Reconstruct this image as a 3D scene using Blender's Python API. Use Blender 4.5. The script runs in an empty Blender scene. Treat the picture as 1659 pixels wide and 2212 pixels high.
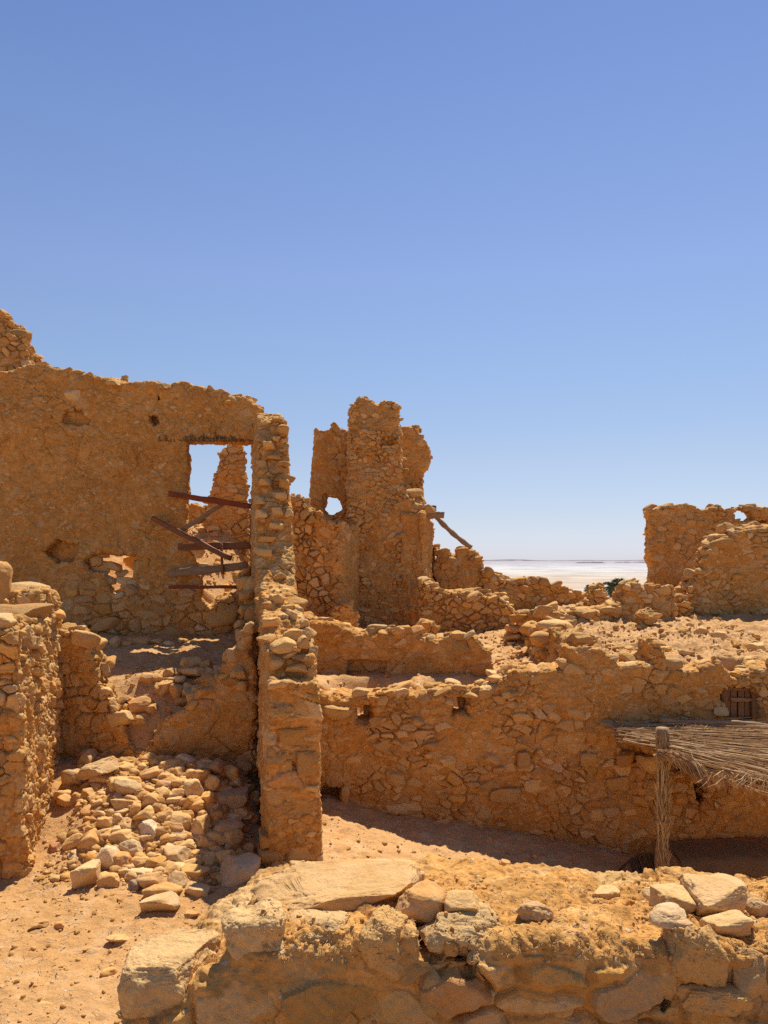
import bpy, bmesh, math, time
import numpy as np
T0 = time.time()
F, CX, HY = 1662.0, 829.5, 1208.0          # lens in px of a 1659 x 2212 view, image centre, horizon row
f32 = np.float32
scene = bpy.context.scene
COL = scene.collection
SUN_EL, SUN_AZ = math.radians(60), math.radians(20)

# ------------------------------------------------------------------ noise
_r = np.random.default_rng(7)
WT = _r.random((32 * 32 * 32, 5)).astype(f32)
VT = (_r.random(64 * 64 * 64) * 2 - 1).astype(f32)

def vnoise(P):
    P = P.astype(f32)
    I = np.floor(P); Fr = P - I; I = I.astype(np.int64) & 63
    Fr = Fr * Fr * (3 - 2 * Fr)
    J = (I + 1) & 63
    out = 0
    for a in (0, 1):
        xa = (J if a else I)[:, 0] * 4096; wa = Fr[:, 0] if a else 1 - Fr[:, 0]
        for b in (0, 1):
            xb = xa + (J if b else I)[:, 1] * 64; wb = wa * (Fr[:, 1] if b else 1 - Fr[:, 1])
            out = out + wb * (VT[xb + I[:, 2]] * (1 - Fr[:, 2]) + VT[xb + J[:, 2]] * Fr[:, 2])
    return out

def fbm(P, octv=4, gain=.5, lac=2.03):
    s, a, t = 0, 1.0, 0
    for o in range(octv):
        s = s + a * vnoise(P + 17.3 * o); t += a; a *= gain; P = P * lac
    return s / t * 1.6

def worley(P, off=False):
    """F1, F2, two random numbers of the nearest cell"""
    P = P.astype(f32)
    I = np.floor(P).astype(np.int64); Fr = P - I
    n = len(P)
    f1 = np.full(n, 9., f32); f2 = f1.copy(); ra = np.zeros(n, f32); rb = np.zeros(n, f32); dx = np.zeros((n, 3), f32) if off else None
    for a in (-1, 0, 1):
        for b in (-1, 0, 1):
            for c in (-1, 0, 1):
                k = (((I[:, 0] + a) & 31) * 32 + ((I[:, 1] + b) & 31)) * 32 + ((I[:, 2] + c) & 31)
                w = WT[k]
                v = w[:, :3] + np.array([a, b, c], f32) - Fr
                d = (v * v).sum(1)
                near = d < f1
                if off: dx[near] = v[near]
                f2 = np.where(near, f1, np.minimum(f2, d)); f1 = np.where(near, d, f1)
                ra = np.where(near, w[:, 3], ra); rb = np.where(near, w[:, 4], rb)
    return (np.sqrt(f1), np.sqrt(f2), ra, rb) + ((dx,) if off else ())

def ss(a, b, x):
    t = np.clip((x - a) / (b - a), 0, 1)
    return t * t * (3 - 2 * t)

# ------------------------------------------------------------------ objects
def tag(o, label=None, cat=None, group=None, kind=None):
    for k, v in (('label', label), ('category', cat), ('group', group), ('kind', kind)):
        if v: o[k] = v
    return o

def make_mesh(name, V, polys, mats=None, attr=None, smooth=True, parent=None, loc=None):
    """polys: list of (n,k) int arrays"""
    me = bpy.data.meshes.new(name)
    V = np.ascontiguousarray(V, dtype=f32)
    me.vertices.add(len(V)); me.vertices.foreach_set('co', V.ravel())
    loops = np.concatenate([p.ravel() for p in polys]).astype(np.int32)
    sizes = np.concatenate([np.full(len(p), p.shape[1], np.int32) for p in polys])
    start = np.concatenate([[0], np.cumsum(sizes)[:-1]]).astype(np.int32)
    me.loops.add(len(loops)); me.loops.foreach_set('vertex_index', loops)
    me.polygons.add(len(sizes)); me.polygons.foreach_set('loop_start', start)
    me.polygons.foreach_set('use_smooth', np.full(len(sizes), smooth))
    me.update(calc_edges=True)
    if attr is not None:
        at = me.attributes.new('data', 'FLOAT_COLOR', 'POINT')
        c = np.ones((len(V), 4), f32); c[:, :attr.shape[1]] = attr
        at.data.foreach_set('color', c.ravel())
    for m in (mats or []): me.materials.append(m)
    o = bpy.data.objects.new(name, me); COL.objects.link(o)
    if parent: o.parent = parent
    if loc is not None: o.location = loc
    return o

def vnormals(V, Q):
    a, b = V[Q[:, 2]] - V[Q[:, 0]], V[Q[:, -1]] - V[Q[:, 1]]
    n = np.cross(a, b); out = np.zeros_like(V)
    for k in range(3):
        for c in range(Q.shape[1]):
            out[:, k] += np.bincount(Q[:, c], n[:, k], len(V))
    return out / np.maximum(np.linalg.norm(out, axis=1, keepdims=True), 1e-9)

# ------------------------------------------------------------------ surface nets
def snets(D, org, h):
    s = D < 0
    c = np.zeros(tuple(k - 1 for k in D.shape), np.uint8)
    for a in (0, 1):
        for b in (0, 1):
            for d in (0, 1):
                c += s[a:a + c.shape[0], b:b + c.shape[1], d:d + c.shape[2]]
    idx = np.flatnonzero((c > 0) & (c < 8))
    cid = np.full(c.size, -1, np.int32); cid[idx] = np.arange(len(idx)); cid = cid.reshape(c.shape)
    i, j, k = np.unravel_index(idx, c.shape)
    val = {(a, b, d): D[i + a, j + b, k + d] for a in (0, 1) for b in (0, 1) for d in (0, 1)}
    acc = np.zeros((len(idx), 3), f32); cnt = np.zeros(len(idx), f32)
    for ax in range(3):
        for p in (0, 1):
            for q in (0, 1):
                lo = [p, q]; lo.insert(ax, 0); hi = list(lo); hi[ax] = 1
                v0, v1 = val[tuple(lo)], val[tuple(hi)]
                m = (v0 < 0) != (v1 < 0)
                t = np.where(m, v0 / np.where(m, v0 - v1, 1), 0)
                for x in range(3):
                    acc[:, x] += np.where(m, t if x == ax else lo[x], 0)
                cnt += m
    V = (np.stack([i, j, k], 1) + acc / cnt[:, None]) * h + org
    Q = []
    for ax in range(3):
        o1, o2 = (ax + 1) % 3, (ax + 2) % 3
        sl0 = [slice(1, -1)] * 3; sl1 = [slice(1, -1)] * 3
        sl0[ax] = slice(0, -1); sl1[ax] = slice(1, None)
        s0, s1 = s[tuple(sl0)], s[tuple(sl1)]
        g = np.array(np.nonzero(s0 != s1)); inside = s0[tuple(g)]
        g[o1] += 1; g[o2] += 1
        def cell(d1, d2):
            h_ = g.copy(); h_[o1] += d1; h_[o2] += d2
            return cid[tuple(h_)]
        q = np.stack([cell(-1, -1), cell(0, -1), cell(0, 0), cell(-1, 0)], 1)
        q[~inside] = q[~inside][:, ::-1]
        Q.append(q)
    return V.astype(f32), np.concatenate(Q)

def poly_sdf(U, Z, pts):
    pts = np.asarray(pts, f32); d = np.full(U.shape, 1e9, f32); ins = np.zeros(U.shape, bool)
    for n in range(len(pts)):
        a, b = pts[n], pts[(n + 1) % len(pts)]
        e = b - a; wx, wy = U - a[0], Z - a[1]
        t = np.clip((wx * e[0] + wy * e[1]) / max(e @ e, 1e-12), 0, 1)
        d = np.minimum(d, (wx - e[0] * t) ** 2 + (wy - e[1] * t) ** 2)
        c1 = (a[1] <= Z) != (b[1] <= Z)
        if abs(e[1]) > 1e-9:
            ins ^= c1 & (U < a[0] + (Z - a[1]) / e[1] * e[0])
    d = np.sqrt(d)
    return np.where(ins, -d, d)

# ------------------------------------------------------------------ stones
_ico = {}
def ico(sub):
    if sub not in _ico:
        bm = bmesh.new(); bmesh.ops.create_icosphere(bm, subdivisions=sub, radius=1)
        V = np.array([v.co[:] for v in bm.verts], f32); T = np.array([[v.index for v in f.verts] for f in bm.faces])
        bm.free(); _ico[sub] = (V, T)
    return _ico[sub]

def stone_verts(seed, sub=3, block=.6, cuts=6, rough=.1, fine=.03):
    """a rubble stone of about unit half-size"""
    g = np.random.default_rng(seed)
    V, T = ico(sub); V = V.copy()
    V = np.sign(V) * np.abs(V) ** block
    V /= np.abs(V).max()
    off = g.random(3) * 40
    V *= (1 + rough * 2.2 * fbm(V * .9 + off, 2))[:, None].astype(f32)
    for _ in range(cuts):
        n = g.normal(size=3); n /= np.linalg.norm(n); c = g.uniform(.62, .9)
        d = V @ n - c
        V -= np.outer(np.maximum(d, 0) * .92, n)
    N = vnormals(V, T)
    V += N * (rough * .55 * fbm(V * 2.6 + off, 3) + fine * fbm(V * 9 + off, 3) + (.5 * fine * fbm(V * 27 + off, 3) if sub > 4 else 0))[:, None]
    V /= np.maximum(np.abs(V).max(0), .2)
    return V.astype(f32), T

def rotm(rx, ry, rz):
    cx, sx, cy, sy, cz, sz = math.cos(rx), math.sin(rx), math.cos(ry), math.sin(ry), math.cos(rz), math.sin(rz)
    return (np.array([[cz, -sz, 0], [sz, cz, 0], [0, 0, 1]]) @ np.array([[cy, 0, sy], [0, 1, 0], [-sy, 0, cy]]) @ np.array([[1, 0, 0], [0, cx, -sx], [0, sx, cx]])).astype(f32)

SMALL = [stone_verts(100 + k, 3, .62, 7, .10, .035) for k in range(18)]

# ------------------------------------------------------------------ walls
HSC = .82
def plane_uz(A, B, pts):
    A = np.asarray(A, float); B = np.asarray(B, float); d = B - A; L = np.hypot(*d); out = []
    for px, py in pts:
        k = (px - CX) / F
        s = (k * A[1] - A[0]) / (d[0] - k * d[1]); Y = A[1] + s * d[1]
        out.append((s * L, (HY - py) * Y / F))
    return out

def wall(name, label, A, B, th, outline, h, seed, holes=(), recess=(), uz=False, st=(.24, .15), amp=.045, plaster=.55,
         soil=0, shrink=.028, splay=0., pgrad=None, wob=.05, rag=.05, crest=0, csize=(.06, .15), flare=0, top_tilt=0, extra=(), cat='ruined wall', mat=None, pits=0, clipz=None,
         streak=0, kind=None, group=None, rnd=.03, fine=1., face=0, fsize=(.05, .12)):
    """A->B is the front line on the ground; the thickness lies to the left of A->B. Outlines are in wall-plane metres (uz)
    or in rows and columns of the photograph laid on that plane."""
    A = np.asarray(A, float); B = np.asarray(B, float)
    L = np.hypot(*(B - A)); du = (B - A) / L; dw = np.array([-du[1], du[0]])
    conv = (lambda p: p) if uz else (lambda p: plane_uz(A, B, p))
    out = np.array(conv(outline)); g = np.random.default_rng(seed)
    pad = .16
    u0, u1, z0, z1 = out[:, 0].min() - pad, out[:, 0].max() + pad, out[:, 1].min() - .05, out[:, 1].max() + pad
    h = h * HSC
    us = np.arange(u0, u1, h, f32); zs = np.arange(z0, z1, h, f32); ws = np.arange(-pad - flare, th + pad + flare, h, f32)
    Uc, Zc = np.meshgrid(us, zs, indexing='ij')
    d2 = poly_sdf(Uc, Zc, out) + shrink
    HS_ = None
    for hp in holes:
        q_ = -poly_sdf(Uc, Zc, conv(hp))
        if splay: HS_ = q_ if HS_ is None else np.maximum(HS_, q_)
        else: d2 = np.maximum(d2, q_)
    P2 = np.stack([Uc.ravel(), Zc.ravel(), np.full(Uc.size, seed * 3.1)], 1)
    wv = (wob * fbm(P2 * .9, 3)).reshape(Uc.shape)                       # plan wobble of the whole wall
    w2 = (wob * .5 * fbm(P2 * 2.7 + 9, 2)).reshape(Uc.shape)
    fl = flare * np.clip((out[:, 1].max() - Zc) / max(out[:, 1].max() - out[:, 1].min(), .1), 0, 1)
    # ragged edge: differs through the thickness, on a coarse lattice
    ws_c = np.linspace(ws[0], ws[-1], 9)
    D = np.empty((len(us), len(ws), len(zs)), f32)
    if HS_ is not None: near_h = np.abs(HS_) < .25 + 3.2 * rag
    near = np.abs(d2) < 3.2 * rag + .02
    E = np.zeros((9,) + Uc.shape, f32)
    if HS_ is not None: near = near | near_h
    if near.any():
        pu, pz = Uc[near], Zc[near]
        for n, wc in enumerate(ws_c):
            P = np.stack([pu, np.full(pu.shape, wc), pz], 1)
            E[n][near] = np.maximum(rag * (1.3 * fbm(P * 4.5 + seed, 2) + .35 * fbm(P * 13 + seed, 2)), -.55 * rag)
    RC = [(poly_sdf(Uc, Zc, conv(rp[0])) + .03 * fbm(P2 * 9, 2).reshape(Uc.shape), rp[1]) for rp in recess]
    for n, w in enumerate(ws):
        x = (w - ws_c[0]) / (ws_c[-1] - ws_c[0]) * 8; k = min(int(x), 7); t = x - k
        e = d2
        if HS_ is not None: e = np.maximum(e, np.roll(HS_, int(round(splay * w / h)), 0))
        e = e + E[k] * (1 - t) + E[k + 1] * t
        if top_tilt: e = e + top_tilt * (w)
        sl = np.maximum(-fl - wv - w2 - w, w - th - fl - wv + w2)
        a, b = e + rnd, sl + rnd
        dd = np.minimum(np.maximum(a, b), 0) + np.hypot(np.maximum(a, 0), np.maximum(b, 0)) - rnd
        for rs, dep in RC:
            dd = np.maximum(dd, -np.maximum(rs, (w - dep - wv * .5)))
        D[:, n, :] = dd
    V, Q = snets(D, np.array([us[0], ws[0], zs[0]], f32), h)
    s3 = D < 0
    N = vnormals(V, Q)
    # ---- masonry relief
    S = np.array([st[0], st[0], st[1]], f32)
    off = np.array([seed * 1.37, seed * .71, seed * 2.3], f32)
    warp = np.stack([fbm(V * 2.2 + off + 5 * q, 2) * .05 + fbm(V * 8.5 + off + 7 * q, 2) * .014 for q in range(3)], 1)
    f1, f2, ra, rb, dx = worley((V + warp) / S + off, True)
    e = f2 - f1
    tl = ((ra * 7.1) % 1 - .5) * dx[:, 0] + ((rb * 5.3) % 1 - .5) * dx[:, 1] + ((ra * 13.7) % 1 - .35) * dx[:, 2]
    sd = amp * ss(.015, .15, e) * np.clip(.38 + .75 * ra + 1.25 * tl, .08, 1.7)
    low = fbm(V * 1.1 + off, 3)
    ploc = plaster + .42 * low
    if pgrad: ploc = ploc + pgrad[2] * ss(pgrad[0], pgrad[1], V[:, 2] + .25 * fbm(V * 1.6 + off + 3, 2))
    cover = ss(.62, .92, ploc)
    if soil: sd = sd * (1 - .75 * ss(.2, .7, N[:, 2]))
    pl = amp * np.clip(ploc, -.2, 1.1)
    g1, g2, qa, qb = worley((V + warp * .5) / (S * .36) + off + 3)
    chink = (qa > .62) * (0. if soil else 1.) * ss(.03, .3, g2 - g1)
    pl = pl + amp * .22 * chink + amp * .22 * fbm(V * 7 + off, 3)
    k = .12 * amp
    hh = np.clip(.5 + .5 * (sd - pl) / k, 0, 1); disp = pl * (1 - hh) + sd * hh + k * hh * (1 - hh)
    mask = ss(-.10, .10, (sd - pl) / amp)
    rr = np.where(mask > .5, ra, qa); rr2 = np.where(mask > .5, rb, qb)
    m2 = np.maximum(mask, chink * (qb > .5) * .8)
    disp = disp - amp * .62
    if streak:
        Ps = V * np.array([9, 9, 1.3], f32)
        disp = disp + streak * (fbm(Ps + off, 3) + .6 * fbm(Ps * np.array([2.3, 2.3, 3], f32), 2))
    # cracks in the mud
    c1, c2, ca, cb = worley((V + warp * 1.5) * np.array([2.6, 2.6, 1.9], f32) + off + 8)
    crk = (1 - ss(.0, .045, c2 - c1)) * (ca > .45) * (1 - mask * .7) * ss(-.1, .3, fbm(V * 1.7 + off + 31, 2))
    crk2 = (1 - ss(0, .07, e)) * ss(-.12, .22, fbm(V * 2.6 + off + 44, 2)) * (.4 + .6 * rb) * (1 - cover)
    crk3 = (1 - ss(0, .09, g2 - g1)) * ss(.12, .4, fbm(V * 2.1 + off + 71, 2)) * (1 - mask)
    disp = disp - .028 * crk - .06 * crk2 * (.35 + amp * 12) - .012 * crk3
    m2 = np.maximum(m2, .75 * (ra > .35) * ss(.03, .10, e) * (1 - cover))
    rr = np.where((mask <= .5) & (chink < .3) & (cover < .5), ra, rr)
    if soil: disp = disp + soil * ss(.25, .75, N[:, 2]) * (.03 * fbm(V * 6 + off, 3) + .006 * fbm(V * 22 + off, 3) + .004 * fbm(V * 60 + off, 2))
    disp = disp + fine * (.009 * fbm(V * 15 + off, 3) + .006 * fbm(V * 42 + off, 2))
    k1, _, ka, kb = worley(V * (15 if not soil else 26) + off + 50)
    disp = disp - (.017 if not soil else .007) * (ka > .70) * ss(.40, .12, k1 + .12 * kb)
    if pits:
        h1, _, ha, _ = worley(V * 3.1 + off + 20)
        disp = disp - pits * (ha > .72) * (1 - ss(.1, .34, h1 + .15 * fbm(V * 9, 2)))
    V = V + N * disp[:, None]
    attr = np.stack([m2, rr, rr2], 1)
    VS, PS, AS = [V], [Q], [attr]; nv = len(V)
    def add(sv, tri, a):
        nonlocal nv
        VS.append(sv); PS.append(tri + nv); AS.append(np.repeat(np.array([a], f32), len(sv), 0)); nv += len(sv)
    hsol = s3.any(2); top = zs[np.where(hsol, s3.shape[2] - 1 - np.argmax(s3[:, :, ::-1], 2), 0)]
    cand = np.argwhere(hsol)
    if crest and len(cand):
        for _ in range(crest):
            iu, iw = cand[g.integers(len(cand))]
            sz = g.uniform(*csize) * (1.35 if g.random() < .15 else 1) * (.7 + .6 * g.random())
            sv, tri = SMALL[g.integers(len(SMALL))]
            sc = np.array([sz * g.uniform(.8, 1.35), sz * g.uniform(.7, 1.1), sz * g.uniform(.35, .7)], f32)
            M = rotm(g.normal(0, .2), g.normal(0, .2), g.uniform(0, 6.28))
            zt = top[iu, iw]
            add((sv * sc) @ M.T + np.array([us[iu], ws[iw], zt + sc[2] * g.uniform(-.35, .6) - amp * .3], f32), tri, (1, g.random(), g.random()))
    if face:
        vis = np.flatnonzero((N[:, 1] < -.6))
        for _ in range(face):
            p = vis[g.integers(len(vis))]
            sz = g.uniform(*fsize); sv, tri = SMALL[g.integers(len(SMALL))]
            sc = np.array([sz * g.uniform(.8, 1.5), sz * .5, sz * g.uniform(.5, .9)], f32)
            M = rotm(g.normal(0, .12), g.normal(0, .25), g.normal(0, .15))
            add((sv * sc) @ M.T + V[p] + np.array([0, sc[1] * g.uniform(.1, .7), 0], f32), tri, (1, g.random(), g.random()))
    for ex in extra:       # (u, w, z), (half sizes), (rx, ry, rz), (rnd, rnd2), seed[, block, sub, cuts]
        blk = ex[5] if len(ex) > 5 else .55; sub = ex[6] if len(ex) > 6 else 4; cuts = ex[7] if len(ex) > 7 else 5
        sv, tri = stone_verts(ex[4], sub, blk, cuts, .08, .02)
        add((sv * np.array(ex[1], f32)) @ rotm(*ex[2]).T + np.array(ex[0], f32), tri, (1, ex[3][0], ex[3][1]))
    V = np.concatenate(VS); attr = np.concatenate(AS)
    W = np.stack([A[0] + du[0] * V[:, 0] + dw[0] * V[:, 1], A[1] + du[1] * V[:, 0] + dw[1] * V[:, 1], V[:, 2]], 1)
    base = np.array([W[:, 0].mean(), W[:, 1].mean(), W[:, 2].min()], f32)
    o = make_mesh(name, W - base, PS, [mat or M_WALL], attr, loc=base)
    tag(o, label, cat, group, kind or 'thing')
    print('%-26s %7d verts  %.1fs' % (name, len(W), time.time() - T0))
    return o

# ------------------------------------------------------------------ materials
def lin(r, g, b):
    f = lambda c: (c / 255 / 12.92) if c / 255 <= .04045 else ((c / 255 + .055) / 1.055) ** 2.4
    return (f(r), f(g), f(b), 1)

class NT:
    def __init__(s, name, rough=.95, spec=.15):
        s.m = bpy.data.materials.new(name); s.m.use_nodes = True; s.t = s.m.node_tree; s.n = s.t.nodes
        s.b = s.n['Principled BSDF']; s.b.inputs['Roughness'].default_value = rough; s.b.inputs['Specular IOR Level'].default_value = spec
    def new(s, typ, **kw):
        x = s.n.new(typ)
        for k, v in kw.items(): setattr(x, k, v)
        return x
    def link(s, a, b): s.t.links.new(a, b)
    def val(s, sock, v):
        if hasattr(v, 'links') or isinstance(v, bpy.types.NodeSocket): s.link(v, sock)
        else: sock.default_value = v
    def coord(s): return s.new('ShaderNodeTexCoord').outputs['Object']
    def noise(s, vec, scale, detail=4, rough=.6, dist=0, dim='3D'):
        x = s.new('ShaderNodeTexNoise'); s.link(vec, x.inputs['Vector']); x.inputs['Scale'].default_value = scale
        x.inputs['Detail'].default_value = detail; x.inputs['Roughness'].default_value = rough; x.inputs['Distortion'].default_value = dist
        return x.outputs['Fac']
    def voro(s, vec, scale, feat='F1'):
        x = s.new('ShaderNodeTexVoronoi', feature=feat); s.link(vec, x.inputs['Vector']); x.inputs['Scale'].default_value = scale
        return x
    def mapr(s, v, a, b, c=0, d=1):
        x = s.new('ShaderNodeMapRange'); s.val(x.inputs[0], v)
        for q, w in zip((1, 2, 3, 4), (a, b, c, d)): x.inputs[q].default_value = w
        return x.outputs[0]
    def math(s, op, a, b=0.):
        x = s.new('ShaderNodeMath', operation=op); s.val(x.inputs[0], a); s.val(x.inputs[1], b); return x.outputs[0]
    def mix(s, f, a, b, mode='MIX'):
        x = s.new('ShaderNodeMix', data_type='RGBA', blend_type=mode)
        s.val(x.inputs['Factor'], f); s.val(x.inputs[6], a); s.val(x.inputs[7], b); return x.outputs[2]
    def ramp(s, v, stops, interp='LINEAR'):
        x = s.new('ShaderNodeValToRGB'); s.val(x.inputs[0], v); x.color_ramp.interpolation = interp
        el = x.color_ramp.elements
        while len(el) < len(stops): el.new(.5)
        for e_, (p, c) in zip(el, stops): e_.position = p; e_.color = c
        return x.outputs[0]
    def mapping(s, vec, scale, rot=(0, 0, 0)):
        x = s.new('ShaderNodeMapping'); s.link(vec, x.inputs['Vector']); x.inputs['Scale'].default_value = scale; x.inputs['Rotation'].default_value = rot
        return x.outputs[0]
    def bump(s, h, dist, strength=1., prev=None):
        x = s.new('ShaderNodeBump'); s.val(x.inputs['Height'], h); x.inputs['Distance'].default_value = dist; x.inputs['Strength'].default_value = strength
        if prev: s.link(prev, x.inputs['Normal'])
        return x.outputs[0]
    def done(s, color, normal=None):
        s.val(s.b.inputs['Base Color'], color)
        if normal: s.link(normal, s.b.inputs['Normal'])
        return s.m

MUDS = (.68, .338, .086, 1), (.565, .258, .056, 1), (.77, .45, .165, 1)
STONES = [(0, (.50, .25, .06, 1)), (.18, (.62, .335, .10, 1)), (.36, (.70, .44, .16, 1)), (.52, (.55, .28, .085, 1)), (.66, (.76, .52, .24, 1)),
          (.8, (.61, .35, .115, 1)), (.9, (.70, .36, .07, 1)), (.96, (.56, .26, .08, 1)), (1, (.76, .54, .28, 1))]

def mat_masonry(name, mudmix=0., mud_abc=None):
    MUD_A, MUD_B, MUD_C = mud_abc or MUDS
    n = NT(name); c = n.coord()
    at = n.new('ShaderNodeAttribute', attribute_name='data'); sep = n.new('ShaderNodeSeparateColor'); n.link(at.outputs['Color'], sep.inputs[0])
    mask, r1, r2 = sep.outputs
    big = n.noise(c, .8, 4); mid = n.noise(c, 5, 5, .65); fin = n.noise(c, 38, 4, .7)
    mud = n.mix(n.mapr(big, .35, .65), MUD_A, MUD_B)
    mud = n.mix(n.mapr(mid, .52, .75), mud, MUD_C)
    # grit in the mud: pale and dark chips
    v = n.voro(c, 26); vr = n.new('ShaderNodeSeparateColor'); n.link(v.outputs['Color'], vr.inputs[0])
    chip = n.math('MULTIPLY', n.mapr(v.outputs['Distance'], .30, .22), n.mapr(vr.outputs[0], .82, .84))
    chipc = n.ramp(vr.outputs[1], [(0, (.36, .2, .09, 1)), (.4, (.62, .47, .29, 1)), (.8, (.72, .6, .44, 1)), (1, (.33, .24, .15, 1))])
    mud = n.mix(chip, mud, chipc)
    stone = n.ramp(r1, STONES)
    stone = n.mix(n.mapr(n.noise(c, 14, 5, .7, .6), .40, .68, 0, .55), stone, n.mix(r2, (.47, .23, .07, 1), (.74, .51, .27, 1)))
    col = n.mix(n.mapr(mask, .15, .75, 0, .88), mud, stone)
    col = n.mix(n.mapr(fin, .3, .7, .0, .35), col, (.33, .19, .075, 1))
    h1 = n.math('ADD', n.math('MULTIPLY', n.noise(c, 30, 6, .7), 1.), n.math('MULTIPLY', chip, .25))
    col = n.mix(1., col, n.ramp(n.math('FRACT', n.math('MULTIPLY', r2, 7.3)), [(0, (.78, .78, .78, 1)), (1, (1.12, 1.12, 1.12, 1))]), 'MULTIPLY') if not mudmix else col
    nb = n.bump(h1, .016, .9); nb = n.bump(n.noise(c, 160, 3, .6), .003, .7, nb)
    return n.done(col, nb)

def mat_stone(name):
    n = NT(name); oi = n.new('ShaderNodeObjectInfo'); c = n.new('ShaderNodeNewGeometry').outputs['Position']
    base = n.ramp(oi.outputs['Random'], STONES)
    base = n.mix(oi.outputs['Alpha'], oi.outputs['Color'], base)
    v = n.mix(n.mapr(n.noise(c, 7, 6, .7, .8), .38, .7, 0, .6), base, (.72, .50, .27, 1))
    v = n.mix(n.mapr(n.noise(c, 3, 4, .6, 1.), .50, .72, 0, .65), v, (.52, .265, .085, 1))
    v = n.mix(n.mapr(n.noise(c, 70, 4, .7), .5, .75, 0, .5), v, (.34, .2, .085, 1))
    nb = n.bump(n.noise(c, 22, 8, .7), .014, .8); nb = n.bump(n.noise(c, 150, 4, .65), .003, .8, nb)
    return n.done(v, nb)

def mat_ground(name):
    n = NT(name); c = n.coord()
    big = n.noise(c, .55, 4); mid = n.noise(c, 4, 5, .65); fin = n.noise(c, 45, 5, .7)
    col = n.mix(n.mapr(big, .35, .65), (.64, .375, .16, 1), (.56, .305, .112, 1))
    col = n.mix(n.mapr(mid, .5, .72, 0, .8), col, (.73, .49, .27, 1))
    v = n.voro(c, 30); vr = n.new('ShaderNodeSeparateColor'); n.link(v.outputs['Color'], vr.inputs[0])
    chip = n.math('MULTIPLY', n.mapr(v.outputs['Distance'], .34, .24), n.mapr(vr.outputs[0], .76, .78))
    col = n.mix(chip, col, n.ramp(vr.outputs[1], [(0, (.33, .18, .08, 1)), (.45, (.62, .47, .29, 1)), (.85, (.72, .6, .44, 1)), (1, (.3, .22, .14, 1))]))
    col = n.mix(n.mapr(fin, .3, .75, 0, .45), col, (.36, .21, .09, 1))
    h = n.math('ADD', n.noise(c, 26, 7, .72), n.math('MULTIPLY', chip, .35))
    nb = n.bump(h, .024, .9); nb = n.bump(n.noise(c, 190, 3, .6), .003, .8, nb)
    return n.done(col, nb)

def mat_wood(name, a, b, scale=(3, 40, 40), rough=.8):
    n = NT(name, rough, .3); c = n.coord(); g = n.mapping(c, scale)
    f = n.noise(g, 1., 6, .65, .4)
    col = n.mix(n.mapr(f, .3, .7), a, b); col = n.mix(n.mapr(n.noise(c, 60, 3), .5, .8, 0, .4), col, tuple(x * .5 for x in a[:3]) + (1,))
    return n.done(col, n.bump(f, .01, .8))

def mat_frond(name, a, b, d):
    n = NT(name, .75, .25); c = n.coord()
    at = n.new('ShaderNodeAttribute', attribute_name='data'); sep = n.new('ShaderNodeSeparateColor'); n.link(at.outputs['Color'], sep.inputs[0])
    col = n.ramp(sep.outputs[1], [(0, a), (.5, b), (1, d)])
    col = n.mix(n.mapr(n.noise(c, 25, 3), .35, .75, 0, .5), col, tuple(x * .55 for x in a[:3]) + (1,))
    return n.done(col)

M_WALL = mat_masonry('mud_masonry')
M_FRONT = mat_masonry('front_masonry', 0., ((.67, .35, .10, 1), (.56, .27, .065, 1), (.76, .48, .20, 1)))
M_STONE = mat_stone('sandstone')
M_GROUND = mat_ground('dusty_ground')
M_WOOD = mat_wood('weathered_wood', (.30, .13, .055, 1), (.16, .065, .028, 1))
M_REDWOOD = mat_wood('red_wood', (.30, .075, .022, 1), (.17, .045, .018, 1))
M_GREYWOOD = mat_wood('grey_wood', (.38, .25, .14, 1), (.22, .135, .07, 1))
M_LOG = mat_wood('palm_log', (.40, .26, .14, 1), (.22, .13, .06, 1))
M_STICK = mat_frond('dry_sticks', (.27, .145, .06, 1), (.50, .31, .135, 1), (.74, .52, .28, 1))
M_LINTEL = mat_frond('lintel_sticks', (.17, .09, .035, 1), (.30, .16, .06, 1), (.42, .24, .09, 1))
M_FROND = mat_frond('dry_frond', (.40, .27, .12, 1), (.58, .42, .2, 1), (.68, .52, .29, 1))
M_MAT = mat_wood('woven_mat', (.30, .19, .09, 1), (.16, .095, .045, 1), (60, 60, 60))
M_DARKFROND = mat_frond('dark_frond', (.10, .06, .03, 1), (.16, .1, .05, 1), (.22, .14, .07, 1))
M_PALM = mat_frond('green_palm', (.028, .055, .016, 1), (.05, .085, .025, 1), (.09, .12, .04, 1))
M_TRUNK = mat_wood('palm_trunk', (.2, .13, .08, 1), (.11, .07, .04, 1))

# ------------------------------------------------------------------ ground height
def lerp_pts(x, pts):
    return np.interp(x, [p[0] for p in pts], [p[1] for p in pts])
def xdiv(y): return -.865 - .22 * (y - 7.5)

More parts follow.
